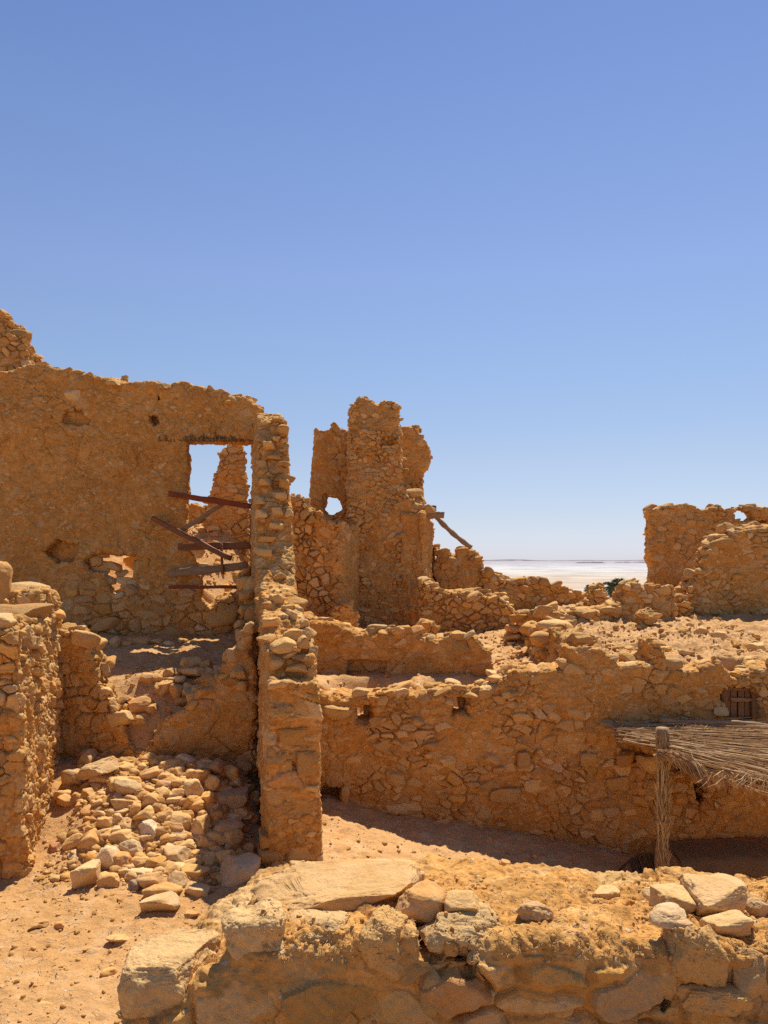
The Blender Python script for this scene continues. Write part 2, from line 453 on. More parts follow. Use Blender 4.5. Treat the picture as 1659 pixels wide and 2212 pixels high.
def H0(x, y):
    x = np.asarray(x, float); y = np.asarray(y, float)
    z1 = -3.05 + .62 * ss(7.5, 9.1, y) * ss(-1.1, -1.9, x) + .22 * np.exp(-((x + 2.5) / .8) ** 2 - ((y - 8.2) / .7) ** 2)
    z4 = lerp_pts(y, [(9.3, -2.25), (9.7, -1.86), (10.05, -1.55), (11, -1.37), (12.6, -1.22)])
    z5 = lerp_pts(y, [(12.7, -.65), (14, .1), (17, .95), (20, .8), (24, 0)])
    z5 = z5 * ss(-1.7, -3.2, x) + (-1.45) * (1 - ss(-1.7, -3.2, x))
    left = z1 + (z4 - z1) * ss(9.3, 9.6, y); left = left + (z5 - left) * ss(12.6, 12.95, y)
    z2 = -3.05 - .21 * np.clip(x + .7, 0, 5.2)
    z3 = -1.66 + .2 * ss(12, 15, y) + .25 * ss(1.5, 4, x) * ss(9, 12, y) + .12 * ss(2.6, 3.6, x)
    yg = 10.04 + .08 * (x + 1.1)
    for hx in (-.25, 1.02):
        z3 = z3 - .45 * ss(.62, .35, np.abs(x - hx - .12 * (y - 10))) * ss(11.0, 10.55, y)
    right = z2 + (z3 - z2) * ss(yg - .1, yg + .1, y)
    t = ss(-.14, .14, x - xdiv(y)) * ss(7.2, 7.6, y) + (1 - ss(7.2, 7.6, y)) * ss(-1.5, -.5, x)
    t = np.where(y > 13, ss(-3.2, -1.8, x), t)
    z = left + (right - left) * t
    # the ledge the viewer stands on, this side of the front wall
    z = z + (-1.75 - z) * ss(3.15, 2.45, y)
    # the hill falls away to the plain
    r = np.maximum(np.maximum(y - 20, 0), np.maximum(np.abs(x) - 16, 0)); r = np.hypot(r, np.maximum(-y - 12, 0))
    fall = np.minimum(r * .16, 62)
    return z - fall

def ground_hit(px, py, y0=2.2, y1=60):
    Y = np.concatenate([np.arange(y0, 20, .01), np.arange(20, y1, .05)])
    below = (HY - py) / F * Y <= H0((px - CX) / F * Y, Y)
    k = np.argmax(below)
    return (px - CX) / F * Y[k], Y[k]

def rough_ground(x, y, z):
    P = np.stack([x, y, z * 0], 1).astype(f32)
    amt = 1 + 1.1 * ss(2.4, 3.4, x) * ss(10.2, 10.8, y) + .6 * ss(10.4, 12, y) * ss(.5, 1.5, x)       # the rubble slope is lumpier
    amt = np.where((x < -1.4) & (y > 12.9), 1.3, amt)
    d = .05 * fbm(P * 1.3, 3) + .022 * amt * fbm(P * 5, 3) + .011 * amt * fbm(P * 17, 3) + .004 * fbm(P * 50, 2)
    w1, w2, a, b = worley(P * np.array([2.6, 3.4, 1], f32) + 9); d = d - .016 * (a > .5) * ss(.42, .16, w1)
    w1, w2, a, b = worley(P * 9 + 2); d = d + amt * .013 * (a > .7) * ss(.42, .1, w1)
    w1, w2, a, b = worley(P * 21 + 5); d = d + amt * .010 * (a > .6) * ss(.42, .1, w1)
    return d

def build_ground():
    xs = np.concatenate([-np.geomspace(9, 700, 40)[::-1], np.arange(-8.9, -5.2, .08), np.arange(-5.2, 6.2, .024), np.arange(6.2, 9, .08), np.geomspace(9.1, 700, 40)])
    dense = [2.0]
    while dense[-1] < 19: dense.append(dense[-1] + max(.012, .0026 * dense[-1]))
    ys = np.concatenate([-np.geomspace(2, 400, 30)[::-1], np.arange(-1.8, 2, .2), dense, np.geomspace(19.2, 900, 70)])
    X, Y = np.meshgrid(xs, ys, indexing='ij'); X = X.ravel(); Y = Y.ravel()
    Z = H0(X, Y)
    m = (np.abs(X) < 9) & (Y > 1.9) & (Y < 20)
    Z[m] += rough_ground(X[m], Y[m], Z[m])
    Z[~m] += .5 * np.clip((np.abs(Y[~m]) - 20) / 40, 0, 1) * fbm(np.stack([X[~m], Y[~m], 0 * X[~m]], 1) * .12, 3)
    nx, ny = len(xs), len(ys)
    i = np.arange(nx * ny).reshape(nx, ny)
    Q = np.stack([i[:-1, :-1].ravel(), i[1:, :-1].ravel(), i[1:, 1:].ravel(), i[:-1, 1:].ravel()], 1)
    o = make_mesh('ground', np.stack([X, Y, Z], 1), [Q], [M_GROUND])
    tag(o, kind='structure')
    print('ground', len(X), time.time() - T0)
build_ground()

# the salt plain far below, its low islands and the far shore
def build_plain():
    n = NT('salt_flat', .7, .2); c = n.coord()
    sx = n.new('ShaderNodeSeparateXYZ'); n.link(c, sx.inputs[0])
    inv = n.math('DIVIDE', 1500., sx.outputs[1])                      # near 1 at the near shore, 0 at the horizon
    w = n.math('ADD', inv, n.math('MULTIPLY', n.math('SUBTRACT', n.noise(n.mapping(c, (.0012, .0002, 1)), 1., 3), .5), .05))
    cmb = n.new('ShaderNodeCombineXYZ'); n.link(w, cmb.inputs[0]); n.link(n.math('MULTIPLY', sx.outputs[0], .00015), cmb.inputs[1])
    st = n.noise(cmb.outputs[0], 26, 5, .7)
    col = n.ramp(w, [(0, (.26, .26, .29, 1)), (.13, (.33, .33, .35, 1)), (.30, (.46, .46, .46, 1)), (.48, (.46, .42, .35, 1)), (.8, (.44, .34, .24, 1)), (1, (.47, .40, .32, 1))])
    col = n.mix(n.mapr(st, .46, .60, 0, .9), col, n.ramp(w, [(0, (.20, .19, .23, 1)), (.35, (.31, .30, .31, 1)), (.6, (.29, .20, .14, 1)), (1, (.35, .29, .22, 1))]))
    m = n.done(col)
    xs = np.concatenate([-np.geomspace(200, 60000, 20)[::-1], np.geomspace(200, 60000, 20)]); ys = np.geomspace(250, 60000, 40)
    X, Y = np.meshgrid(xs, ys, indexing='ij'); i = np.arange(X.size).reshape(X.shape)
    Q = np.stack([i[:-1, :-1].ravel(), i[1:, :-1].ravel(), i[1:, 1:].ravel(), i[:-1, 1:].ravel()], 1)
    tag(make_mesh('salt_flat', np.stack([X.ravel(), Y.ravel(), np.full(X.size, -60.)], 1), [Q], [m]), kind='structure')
    g = NT('far_land'); gc = g.coord()
    land = g.done(g.mix(g.mapr(g.noise(g.mapping(gc, (.004, .001, .02)), 1, 4), .4, .65), (.13, .12, .15, 1), (.30, .27, .28, 1)))
    def ridge(name, Y, x0, x1, hgt, depth, seed):
        xs = np.linspace(x0, x1, 160); t = np.linspace(0, 1, 9)
        prof = hgt * (.55 + .5 * fbm(np.stack([xs / (x1 - x0) * 26, 0 * xs + seed, 0 * xs], 1), 3)) * ss(0, .06, np.linspace(0, 1, 160)) * ss(1, .94, np.linspace(0, 1, 160))
        X = np.repeat(xs, 9); T = np.tile(t, 160); Z = -61 + np.repeat(prof, 9) * np.sin(np.pi * T) ** .7
        i = np.arange(len(X)).reshape(160, 9)
        Q = np.stack([i[:-1, :-1].ravel(), i[1:, :-1].ravel(), i[1:, 1:].ravel(), i[:-1, 1:].ravel()], 1)
        tag(make_mesh(name, np.stack([X, Y + T * depth, Z], 1), [Q], [land]), kind='structure')
    ridge('far_shore', 26000, -16000, 16000, 62, 6000, 3)
    ridge('salt_island', 11500, (1256 - CX) / F * 11500, (1312 - CX) / F * 11500, 22, 500, 9)
    ridge('salt_island', 12500, (1340 - CX) / F * 12500, (1440 - CX) / F * 12500, 20, 500, 14)
build_plain()

# ------------------------------------------------------------------ the ruined walls
H_ = .0165
back_wall = wall('back_wall', 'tall mud plastered wall with a square doorway, its foot broken by holes', (-8.2, 12.5), (-1.7, 12.5), .34,
    [(-110, 790), (0, 805), (41, 796), (58, 787), (87, 785), (136, 794), (165, 800), (198, 804), (207, 812), (252, 817), (289, 827), (322, 826), (372, 829), (397, 825),
     (417, 833), (446, 840), (488, 850), (512, 855), (537, 856), (554, 875), (566, 893), (590, 900), (590, 1440), (-110, 1440)], .0165, 11,
    holes=[[(406, 949), (551, 950), (549, 1190), (541, 1225), (515, 1240), (512, 1278), (490, 1284), (467, 1292), (455, 1309), (438, 1288), (434, 1255), (425, 1218), (407, 1189), (403, 1150), (405, 1050)],
           [(186, 1212), (200, 1195), (222, 1192), (262, 1197), (296, 1200), (300, 1208), (293, 1240), (298, 1270), (272, 1278), (262, 1283), (245, 1278), (238, 1262), (225, 1240), (200, 1236), (188, 1230)],
           [(323, 1206), (330, 1203), (328, 1216), (322, 1222)]],
    recess=[([(97, 1190), (110, 1172), (128, 1162), (150, 1168), (172, 1172), (170, 1205), (160, 1214), (120, 1216), (102, 1208)], .2),
            ([(140, 885), (165, 875), (185, 895), (198, 905), (196, 920), (140, 922), (136, 905)], .10), ([(318, 897), (343, 893), (345, 915), (335, 922), (322, 914)], .2),
            ([(335, 860), (346, 848), (352, 866), (338, 872)], .14), ([(160, 868), (168, 866), (166, 880), (158, 880)], .2)],
    st=(.22, .14), amp=.055, plaster=.48, pgrad=(-.5, .15, .75), splay=-.24, wob=.06, rag=.03, crest=190, csize=(.04, .13), pits=.02, rnd=.05)
# stones set in the crest above the recess, and round the holes at the foot
def on_wall(A, B, px, py, w):
    (u, z), = plane_uz(A, B, [(px, py)]); return (u, w, z)
def wall_stones(A, B, items):
    out = []
    for n, it in enumerate(items):
        px, py, sw, sh, w, c1, c2 = it[:7]
        u, ww, z = on_wall(A, B, px, py, w)
        Yd = A[1] + (B[1] - A[1]) * u / np.hypot(B[0] - A[0], B[1] - A[1])
        k = Yd / F / 2
        out.append(((u, w, z), (sw * k, min(sw, sh) * k * (it[8] if len(it) > 8 else .9), sh * k), (0, it[7] if len(it) > 7 else 0, 0), (c1, c2), 500 + n * 7 + int(px), .5, 4, 6))
    return out

def patch(o, A, B, items, name=None):
    """adds set stones to a wall that has been built"""
    ex = wall_stones(A, B, items); A = np.asarray(A, float); B = np.asarray(B, float); L = np.hypot(*(B - A)); du = (B - A) / L; dw = np.array([-du[1], du[0]])
    me = o.data; n0 = len(me.vertices); base = np.array(o.location)
    V = np.empty(n0 * 3, f32); me.vertices.foreach_get('co', V); V = V.reshape(-1, 3)
    ls = np.empty(len(me.loops), np.int32); me.loops.foreach_get('vertex_index', ls)
    sz = np.empty(len(me.polygons), np.int32); me.polygons.foreach_get('loop_total', sz)
    at = np.empty(n0 * 4, f32); me.attributes['data'].data.foreach_get('color', at); at = at.reshape(-1, 4)[:, :3]
    st = np.concatenate([[0], np.cumsum(sz)[:-1]]); P = [ls[st[sz == k][:, None] + np.arange(k)] for k in (4, 3) if (sz == k).any()]
    VS, AS, nv = [V], [at], n0
    for c, s, r, rc, seed, blk, sub, cuts in ex:
        sv, tri = stone_verts(seed, sub, blk, cuts, .13 if sub == 6 else .09, .035 if sub == 6 else .025)
        lv = (sv * np.array(s, f32)) @ rotm(*r).T + np.array(c, f32)
        w3 = np.stack([A[0] + du[0] * lv[:, 0] + dw[0] * lv[:, 1], A[1] + du[1] * lv[:, 0] + dw[1] * lv[:, 1], lv[:, 2]], 1) - base
        VS.append(w3.astype(f32)); AS.append(np.repeat(np.array([[1, rc[0], rc[1]]], f32), len(sv), 0)); P.append(tri + nv); nv += len(sv)
    new = make_mesh(o.name, np.concatenate(VS), P, list(me.materials), np.concatenate(AS))
    o.data = new.data; bpy.data.objects.remove(new)

patch(back_wall, (-8.2, 12.5), (-1.7, 12.5), [
    (180, 820, 36, 24, .10, .93, .2), (162, 855, 44, 26, -.02, .66, .8), (168, 838, 30, 9, .02, .8, .3), (228, 824, 52, 26, .12, .66, .6), (282, 832, 40, 20, .1, .8, .4),
    (147, 880, 26, 18, .06, .6, .7), (358, 905, 40, 18, .1, .92, .1), (345, 893, 22, 12, .04, .97, .3), (470, 880, 44, 26, .08, .4, .4), (505, 875, 24, 14, .1, .97, .3), (258, 809, 16, 13, .25, .7, .7),
    (200, 1228, 60, 34, .2, .66, .6), (228, 1250, 52, 22, .1, .66, .7, .3), (262, 1256, 50, 20, .12, .66, .8), (290, 1240, 24, 44, .12, .4, .5, .2), (272, 1215, 70, 50, .62, .93, .4),
    (283, 1277, 40, 36, .03, .6, .6), (238, 1222, 42, 24, .15, .4, .5, .2), (204, 1213, 30, 26, .1, .3, .5), (276, 1262, 44, 24, .14, .66, .6), (214, 1199, 40, 14, .12, .5, .5), (255, 1240, 34, 18, .2, .36, .6, -.2), (288, 1222, 20, 26, .15, .5, .5), (345, 1320, 40, 22, .02, .45, .7), (320, 1330, 60, 26, .03, .36, .6), (380, 1365, 70, 34, .02, .55, .3), (230, 1350, 70, 40, .02, .5, .4),
    (300, 1382, 50, 20, -.08, .7, .7), (335, 1388, 46, 18, -.1, .7, .5), (248, 1386, 34, 28, -.12, .5, .6), (425, 1195, 36, 30, .1, .66, .8), (430, 1225, 44, 20, .15, .7, .8),
    (480, 1330, 80, 60, .12, .3, .3), (470, 1310, 30, 20, .2, .66, .7)])

far_chunk = wall('ruin_fragment', 'jagged rubble chunk rising behind the top left end of the tall plastered wall', (-8.5, 14.2), (-5.5, 14.2), .6,
    [(-120, 640), (0, 672), (16, 690), (22, 705), (28, 725), (48, 728), (52, 745), (58, 760), (57, 800), (58, 960), (-120, 960)], .02, 12, st=(.2, .13), amp=.09, plaster=.3, rag=.09, crest=50, csize=(.06, .14), streak=.02)

A, B = (-3.6, 15.4), (-2.3, 15.8)
wall('stone_pier', 'leaning stone pier seen through the doorway of the tall plastered wall', A, B, .34,
    [(452, 1085), (466, 1050), (472, 1020), (478, 985), (484, 966), (497, 959), (526, 961), (530, 1000), (535, 1100), (538, 1320), (440, 1320), (448, 1120)], .019, 13, st=(.2, .12), amp=.06, plaster=.3, rag=.05, shrink=.0, rnd=.01, crest=14, csize=(.04, .10), face=26, fsize=(.06, .13))
wall('low_wall', 'low broken wall crossing behind the leaning pier in the doorway', (-4.6, 16.4), (-2.3, 16.4), .4,
    [(385, 1085), (425, 1090), (445, 1096), (470, 1088), (500, 1100), (560, 1105), (570, 1250), (385, 1250)], .022, 14, st=(.22, .14), amp=.07, plaster=.3, crest=40, csize=(.06, .13))

# the long dividing wall: left face is the front, from the far end to the near end
dA, dB = np.array([-2.1, 12.45]), np.array([-1.075, 7.5]); dL = np.hypot(*(dB - dA))
def yz(pts): return [((dA[1] - y) / (dA[1] - dB[1]) * dL, z) for y, z in pts]
divider = wall('dividing_wall', 'long wall running away from a squared end pier up to a tall ragged stack', dA, dB, .405,
    yz([(12.45, 2.25), (11.6, 2.2), (11.1, 2.05), (10.92, 1.75), (10.78, 1.2), (10.6, .75), (10.42, .2), (10.2, -.10), (10.0, -.28), (9.6, -.42), (9.2, -.56), (8.75, -.66), (8.5, -.84), (8.15, -.82), (8.0, -.92), (7.86, -1.0), (7.84, -1.2),
        (7.5, -1.2), (7.48, -3.4), (12.45, -3.4)]), .0125, 15, uz=True, st=(.26, .16), amp=.04, plaster=.8, wob=.04, rag=.04, crest=40, csize=(.05, .10), flare=.05, streak=.016, rnd=.03)
# squared blocks in its near face, loose rubble built into its crest
u_end = dL
def nb(px0, py0, px1, py1, c1, c2, seed, proud=.02):
    proud -= .03
    # block on the near end face; the end face looks along +u
    k = 7.5 / F; z0, z1 = (HY - py1) * k, (HY - py0) * k
    w0 = (px0 - 590) / 95 * .44; w1 = (px1 - 590) / 95 * .44
    return ((u_end - .16 + proud, (w0 + w1) / 2, (z0 + z1) / 2), (.17, (w1 - w0) / 2, (z1 - z0) / 2), (0, 0, 0), (c1, c2), seed, .22, 5, 0)
def cs(px, py, Y, sw, sh, c1, c2, seed, rz=.0, ry=.0, dep=1.):
    u = (dA[1] - Y) / (dA[1] - dB[1]) * dL; X = (px - CX) / F * Y
    du = (dB - dA) / dL; dw = np.array([-du[1], du[0]]); r = np.array([X, Y]) - dA
    k = Y / F / 2
    return ((r @ du - .09 * (Y > 10), r @ dw, (HY - py) * Y / F), (min(sw, sh) * k * dep * (.95 if Y > 10 else 1.2) + .03, sw * k * .95, sh * k * .85), (ry, 0, rz), (c1, c2), seed, .34, 4, 7)
_ex = [nb(602, 1508, 684, 1580, .80, .1, 901), nb(597, 1574, 682, 1622, .93, .55, 902), nb(637, 1624, 687, 1688, .80, .15, 903), nb(592, 1640, 634, 1690, .22, .2, 904), nb(596, 1628, 618, 1640, .92, .2, 905, .03),
       nb(605, 1730, 684, 1800, .80, .3, 906), nb(652, 1700, 688, 1722, .36, .4, 907, .035), nb(622, 1690, 654, 1720, .5, .3, 908, .02), nb(561, 1805, 606, 1838, .92, .3, 909, .03), nb(625, 1800, 655, 1826, .5, .5, 911), nb(648, 1790, 684, 1815, .45, .5, 912),
       nb(556, 1835, 612, 1872, .22, .3, 913, .02), nb(615, 1832, 680, 1868, .25, .4, 914)]
_ex += [cs(614, 1392, 8.0, 66, 46, .36, .4, 921, dep=.8), cs(640, 1370, 8.25, 66, 34, .3, .5, 922), cs(655, 1385, 8.0, 36, 36, .4, .6, 923), cs(636, 1400, 7.98, 28, 30, .3, .4, 924), cs(596, 1430, 7.95, 40, 44, .4, .5, 925),
        cs(626, 1413, 7.95, 34, 18, .36, .5, 927), cs(650, 1422, 7.9, 50, 20, .5, .6, 926), cs(640, 1443, 7.9, 52, 26, .36, .5, 928), cs(674, 1408, 8.1, 26, 40, .7, .7, 929), cs(668, 1455, 7.95, 20, 46, .4, .6, 930), cs(675, 1440, 8.0, 22, 26, .5, .5, 931),
        cs(590, 1467, 7.9, 26, 14, .7, .8, 932), cs(611, 1460, 7.85, 12, 20, .9, 1., 933), cs(610, 1336, 8.9, 26, 26, .66, .6, 934), cs(630, 1328, 8.9, 20, 34, .66, .8, 935, .3), cs(600, 1295, 9.4, 40, 30, .4, .5, 936), cs(646, 1320, 9.2, 22, 26, .7, .7, 937),
        cs(585, 1345, 8.6, 44, 28, .3, .4, 938), cs(658, 1345, 8.7, 22, 22, .6, .6, 939)]
# stones sticking out of the tall ragged end
_ex += [cs(600, 1105, 10.55, 32, 34, .66, .7, 941), cs(566, 1110, 10.5, 34, 30, .66, .5, 942), cs(604, 1070, 10.6, 36, 30, .66, .6, 943), cs(560, 1080, 10.55, 30, 26, .7, .6, 944), cs(612, 1000, 10.72, 36, 14, .85, .3, 945), cs(590, 985, 10.75, 36, 14, .5, .5, 946),
        cs(572, 1040, 10.65, 34, 22, .8, .4, 947), cs(612, 1045, 10.65, 30, 28, .93, .2, 948), cs(580, 1165, 10.4, 46, 18, .93, .4, 949), cs(565, 1190, 10.35, 42, 26, .66, .6, 950), cs(598, 945, 10.85, 26, 18, .8, .8, 951), cs(610, 925, 10.9, 34, 30, .5, .5, 952),
        cs(582, 960, 10.8, 30, 24, .4, .4, 953), cs(600, 1135, 10.45, 40, 22, .36, .4, 954), cs(575, 1230, 10.25, 40, 18, .4, .6, 955), cs(610, 1220, 10.3, 36, 16, .5, .4, 956), cs(590, 1265, 10.1, 44, 22, .4, .5, 957), cs(600, 905, 11.0, 32, 16, .5, .6, 958)]
# rubble bulge on its far left side below the doorway
_ex += [cs(525, 1262, 10.6, 34, 40, .4, .4, 960), cs(532, 1290, 10.4, 40, 34, .5, .5, 961), cs(527, 1320, 10.3, 34, 32, .4, .5, 962), cs(520, 1350, 10.1, 30, 26, .36, .6, 963), cs(523, 1375, 9.9, 32, 36, .66, .6, 964), cs(534, 1235, 10.8, 26, 30, .5, .5, 965), cs(522, 1400, 9.7, 26, 26, .6, .5, 966),
        cs(540, 1275, 10.5, 30, 90, .3, .4, 967), cs(540, 1340, 10.2, 34, 80, .3, .3, 968), cs(505, 1415, 9.4, 52, 40, .66, .6, 969), cs(515, 1450, 9.3, 44, 44, .36, .5, 970), cs(522, 1482, 9.25, 40, 30, .4, .5, 971)]

def add_local(o, A, B, ex):
    global wall_stones
    keep = wall_stones; wall_stones = lambda a, b, it: it
    patch(o, A, B, ex); wall_stones = keep
add_local(divider, dA, dB, _ex)

A, B = (-4.25, 9.4), (-1.45, 9.3)
gap_wall = wall('gapped_wall', 'cross wall broken down into a deep V between the two side walls', A, B, .42,
    [(95, 1352), (130, 1350), (172, 1353), (175, 1378), (188, 1385), (197, 1408), (207, 1428), (212, 1470), (222, 1490), (240, 1520), (255, 1545), (268, 1570), (280, 1600), (296, 1618), (312, 1622), (332, 1604), (338, 1575), (352, 1552), (382, 1535), (405, 1520),
     (425, 1490), (450, 1460), (475, 1445), (487, 1415), (500, 1400), (512, 1380), (520, 1352), (545, 1345), (560, 1700), (95, 1700)], .0125, 16, st=(.22, .14), amp=.05, plaster=.68, rag=.05, crest=46, csize=(.06, .14), rnd=.05, flare=.05)
patch(gap_wall, A, B, [(155, 1362, 46, 24, .1, .66, .6), (182, 1400, 44, 28, .12, .5, .6, .1), (190, 1445, 34, 30, .1, .4, .5), (210, 1450, 26, 34, .2, .66, .7), (175, 1515, 28, 26, .03, .4, .5), (235, 1528, 24, 34, .12, .66, .6, -.3), (228, 1555, 30, 22, .1, .7, .7), (405, 1548, 50, 22, .08, .5, .5),
    (420, 1520, 44, 46, .1, .36, .5), (450, 1475, 44, 40, .1, .5, .6), (470, 1520, 60, 26, .06, .36, .5), (500, 1500, 40, 30, .05, .3, .5), (455, 1550, 40, 24, .04, .4, .4), (500, 1455, 44, 34, .08, .6, .6), (355, 1575, 40, 50, .12, .4, .4), (300, 1600, 26, 22, .2, .8, .7)])

A, B = np.array([-3.47, 7.35]), np.array([-4.08, 9.75])
kz = lambda pts: [((y - A[1]) / (B[1] - A[1]) * np.hypot(*(B - A)), z) for y, z in pts]
side_wall = wall('side_wall', 'thick crumbling wall with a rough sunlit flank beside the heap of rubble', A, B, .75,
    kz([(7.33, -.64), (7.7, -.58), (8.3, -.6), (8.75, -.62), (8.85, -.36), (9.05, -.33), (9.5, -.4), (9.55, -.62), (9.8, -.72), (9.85, -3.3), (7.33, -3.3)]), .0115, 17, uz=True, st=(.17, .12), amp=.06, plaster=.55, wob=.05, rag=.04,
    crest=30, csize=(.04, .11), flare=.03, streak=.03, rnd=.09, face=70, fsize=(.02, .06))
lump = [((2.0, .35, -.47), (.26, .32, .20), (0, 0, .3), (.66, .7), 971, .5, 5, 5), ((1.6, .62, -.3), (.25, .22, .32), (0, 0, 0), (.5, .5), 972, .6, 5, 4), ((.3, .3, -.62), (.3, .24, .09), (0, 0, .4), (.66, .6), 973, .5, 4, 6), ((.03, .32, -.98), (.10, .16, .14), (0, 0, 0), (.92, .1), 974, .5, 4, 3),
        ((.05, .2, -2.45), (.1, .14, .12), (0, 0, 0), (.4, .6), 975, .5, 4, 5), ((.9, .2, -.57), (.32, .26, .1), (0, 0, 1.), (.5, .7), 976, .5, 4, 6), ((.02, .28, -2.7), (.1, .2, .08), (0, 0, 0), (.5, .5), 977, .5, 4, 5)]
add_local(side_wall, A, B, lump)

# ---- the courtyard wall on the right
gA, gB = (-1.12, 9.7), (6.6, 10.3)
court = wall('courtyard_wall', 'long rubble wall of the shaded yard with a shuttered window at one end', gA, gB, .45,
    [(620, 1480), (685, 1491), (765, 1504), (854, 1489), (899, 1495), (961, 1487), (1019, 1489), (1068, 1473), (1100, 1451), (1158, 1446), (1211, 1446), (1229, 1420), (1234, 1402), (1292, 1397), (1302, 1406), (1330, 1424), (1362, 1436), (1395, 1430), (1406, 1425), (1409, 1390), (1418, 1381), (1427, 1384),
     (1433, 1402), (1450, 1424), (1462, 1429), (1475, 1447), (1510, 1444), (1534, 1436), (1541, 1414), (1552, 1418), (1562, 1432), (1581, 1455), (1602, 1456), (1622, 1451), (1645, 1438), (1659, 1429), (1760, 1430), (1880, 1440), (1880, 2020), (620, 2020)], .0135, 18,
    holes=[[(765, 1524), (800, 1523), (803, 1560), (764, 1559)], [(972, 1504), (1013, 1500), (1016, 1546), (976, 1547)], [(1446, 1654), (1484, 1650), (1486, 1670), (1450, 1672)], [(1508, 1698), (1526, 1696), (1530, 1725), (1538, 1742), (1510, 1742)],
           [(1569, 1489), (1645, 1489), (1645, 1570), (1569, 1570)]],
    recess=[([(685, 1705), (700, 1696), (722, 1698), (738, 1705), (734, 1746), (685, 1752)], .32), ([(979, 1806), (1000, 1796), (1030, 1798), (1046, 1812), (1015, 1820), (985, 1818)], .25), ([(1320, 1575), (1345, 1590), (1390, 1612), (1405, 1640), (1370, 1650), (1345, 1620)], .10)],
    st=(.175, .108), amp=.055, plaster=.66, wob=.05, rag=.045, crest=150, csize=(.05, .12), rnd=.05, pits=.012)
_it = [(725, 1537, 78, 46, .02, .36, .2), (990, 1490, 50, 22, .06, .5, .5), (783, 1512, 44, 16, .05, .5, .5), (795, 1545, 16, 34, .3, .3, .2), (1005, 1525, 20, 44, .26, .3, .2), (700, 1568, 26, 18, .0, .66, .9), (780, 1498, 40, 22, .06, .66, .6), (860, 1500, 50, 24, .05, .66, .5), (925, 1500, 40, 22, .06, .5, .4),
       (1265, 1411, 66, 24, .08, .36, .5), (1265, 1385, 46, 22, .12, .5, .6), (1218, 1436, 28, 26, .04, .4, .6), (1240, 1445, 50, 30, .03, .36, .5), (1190, 1452, 40, 18, .06, .6, .7), (1325, 1425, 40, 22, .05, .66, .6), (1345, 1450, 36, 20, .02, .45, .5), (1365, 1446, 30, 22, .02, .66, .6), (1425, 1456, 38, 28, .01, .36, .5), (1380, 1470, 32, 24, .02, .3, .5),
       (1500, 1470, 40, 16, .02, .6, .7), (1517, 1492, 30, 18, .02, .66, .7), (1555, 1536, 36, 20, -.01, .66, .9), (1535, 1478, 50, 14, .02, .7, .7), (1130, 1465, 44, 24, .04, .66, .6), (1165, 1490, 40, 26, .02, .4, .5), (1095, 1500, 40, 26, .0, .36, .5), (1050, 1500, 36, 24, .01, .5, .5),
       (1440, 1510, 40, 30, .02, .97, .2), (875, 1610, 40, 26, .0, .55, .5), (905, 1590, 50, 26, .01, .4, .5), (850, 1680, 54, 38, .0, .4, .6), (815, 1560, 40, 26, .01, .4, .3), (970, 1645, 40, 40, .0, .36, .5), (930, 1665, 44, 24, .0, .4, .6), (1060, 1640, 40, 30, .01, .4, .5), (1130, 1640, 30, 40, .0, .45, .7), (1075, 1665, 30, 20, .0, .97, .1),
       (1160, 1700, 60, 34, .01, .36, .4), (1090, 1720, 76, 40, .02, .3, .3), (960, 1780, 50, 30, .0, .4, .4), (860, 1745, 60, 26, .0, .66, .5), (890, 1765, 50, 18, .0, .55, .5), (745, 1725, 24, 60, -.02, .4, .5), (770, 1760, 70, 40, .0, .3, .4), (820, 1610, 44, 30, .0, .6, .7), (765, 1640, 60, 26, .01, .36, .4), (870, 1585, 26, 18, .0, .66, .9),
       (1270, 1640, 50, 34, .01, .36, .3), (1330, 1690, 60, 36, .01, .3, .3), (1290, 1760, 44, 30, .01, .4, .4), (1395, 1650, 50, 40, -.02, .36, .4), (1350, 1640, 44, 36, -.02, .5, .3), (1420, 1700, 80, 40, .0, .3, .3), (1380, 1730, 40, 30, .0, .5, .4), (1300, 1570, 60, 34, .0, .4, .3), (1240, 1540, 50, 34, .01, .3, .5), (1200, 1545, 40, 26, .01, .36, .4), (1130, 1550, 50, 24, .01, .4, .4)]
patch(court, gA, gB, _it)
def gpoint(px, py, w=0.):
    u, _, z = on_wall(gA, gB, px, py, 0); L = np.hypot(gB[0] - gA[0], gB[1] - gA[1]); du = np.array([gB[0] - gA[0], gB[1] - gA[1]]) / L
    return np.array([gA[0] + du[0] * u - du[1] * w, gA[1] + du[1] * u + du[0] * w, z])

A, B = (-1.7, 11.4), (1.75, 11.05)
patch(wall('terrace_wall', 'low smooth mud wall with a rounded end on the sunny terrace', A, B, .36,
    [(590, 1325), (660, 1333), (676, 1336), (725, 1346), (778, 1365), (818, 1358), (863, 1362), (905, 1368), (939, 1378), (988, 1368), (1010, 1370), (1026, 1376), (1046, 1392), (1062, 1408), (1066, 1430), (1066, 1500), (590, 1500)], .0145, 19,
    recess=[([(748, 1428), (790, 1420), (835, 1430), (832, 1475), (745, 1475)], .14)], st=(.26, .15), amp=.045, plaster=.8, crest=46, csize=(.05, .13), rnd=.06, rag=.035),
    A, B, [(738, 1356, 36, 18, .1, .93, .5), (815, 1358, 50, 16, .14, .66, .7), (700, 1345, 40, 22, .1, .66, .6), (660, 1340, 30, 26, .1, .5, .5), (880, 1368, 50, 16, .12, .6, .6)])

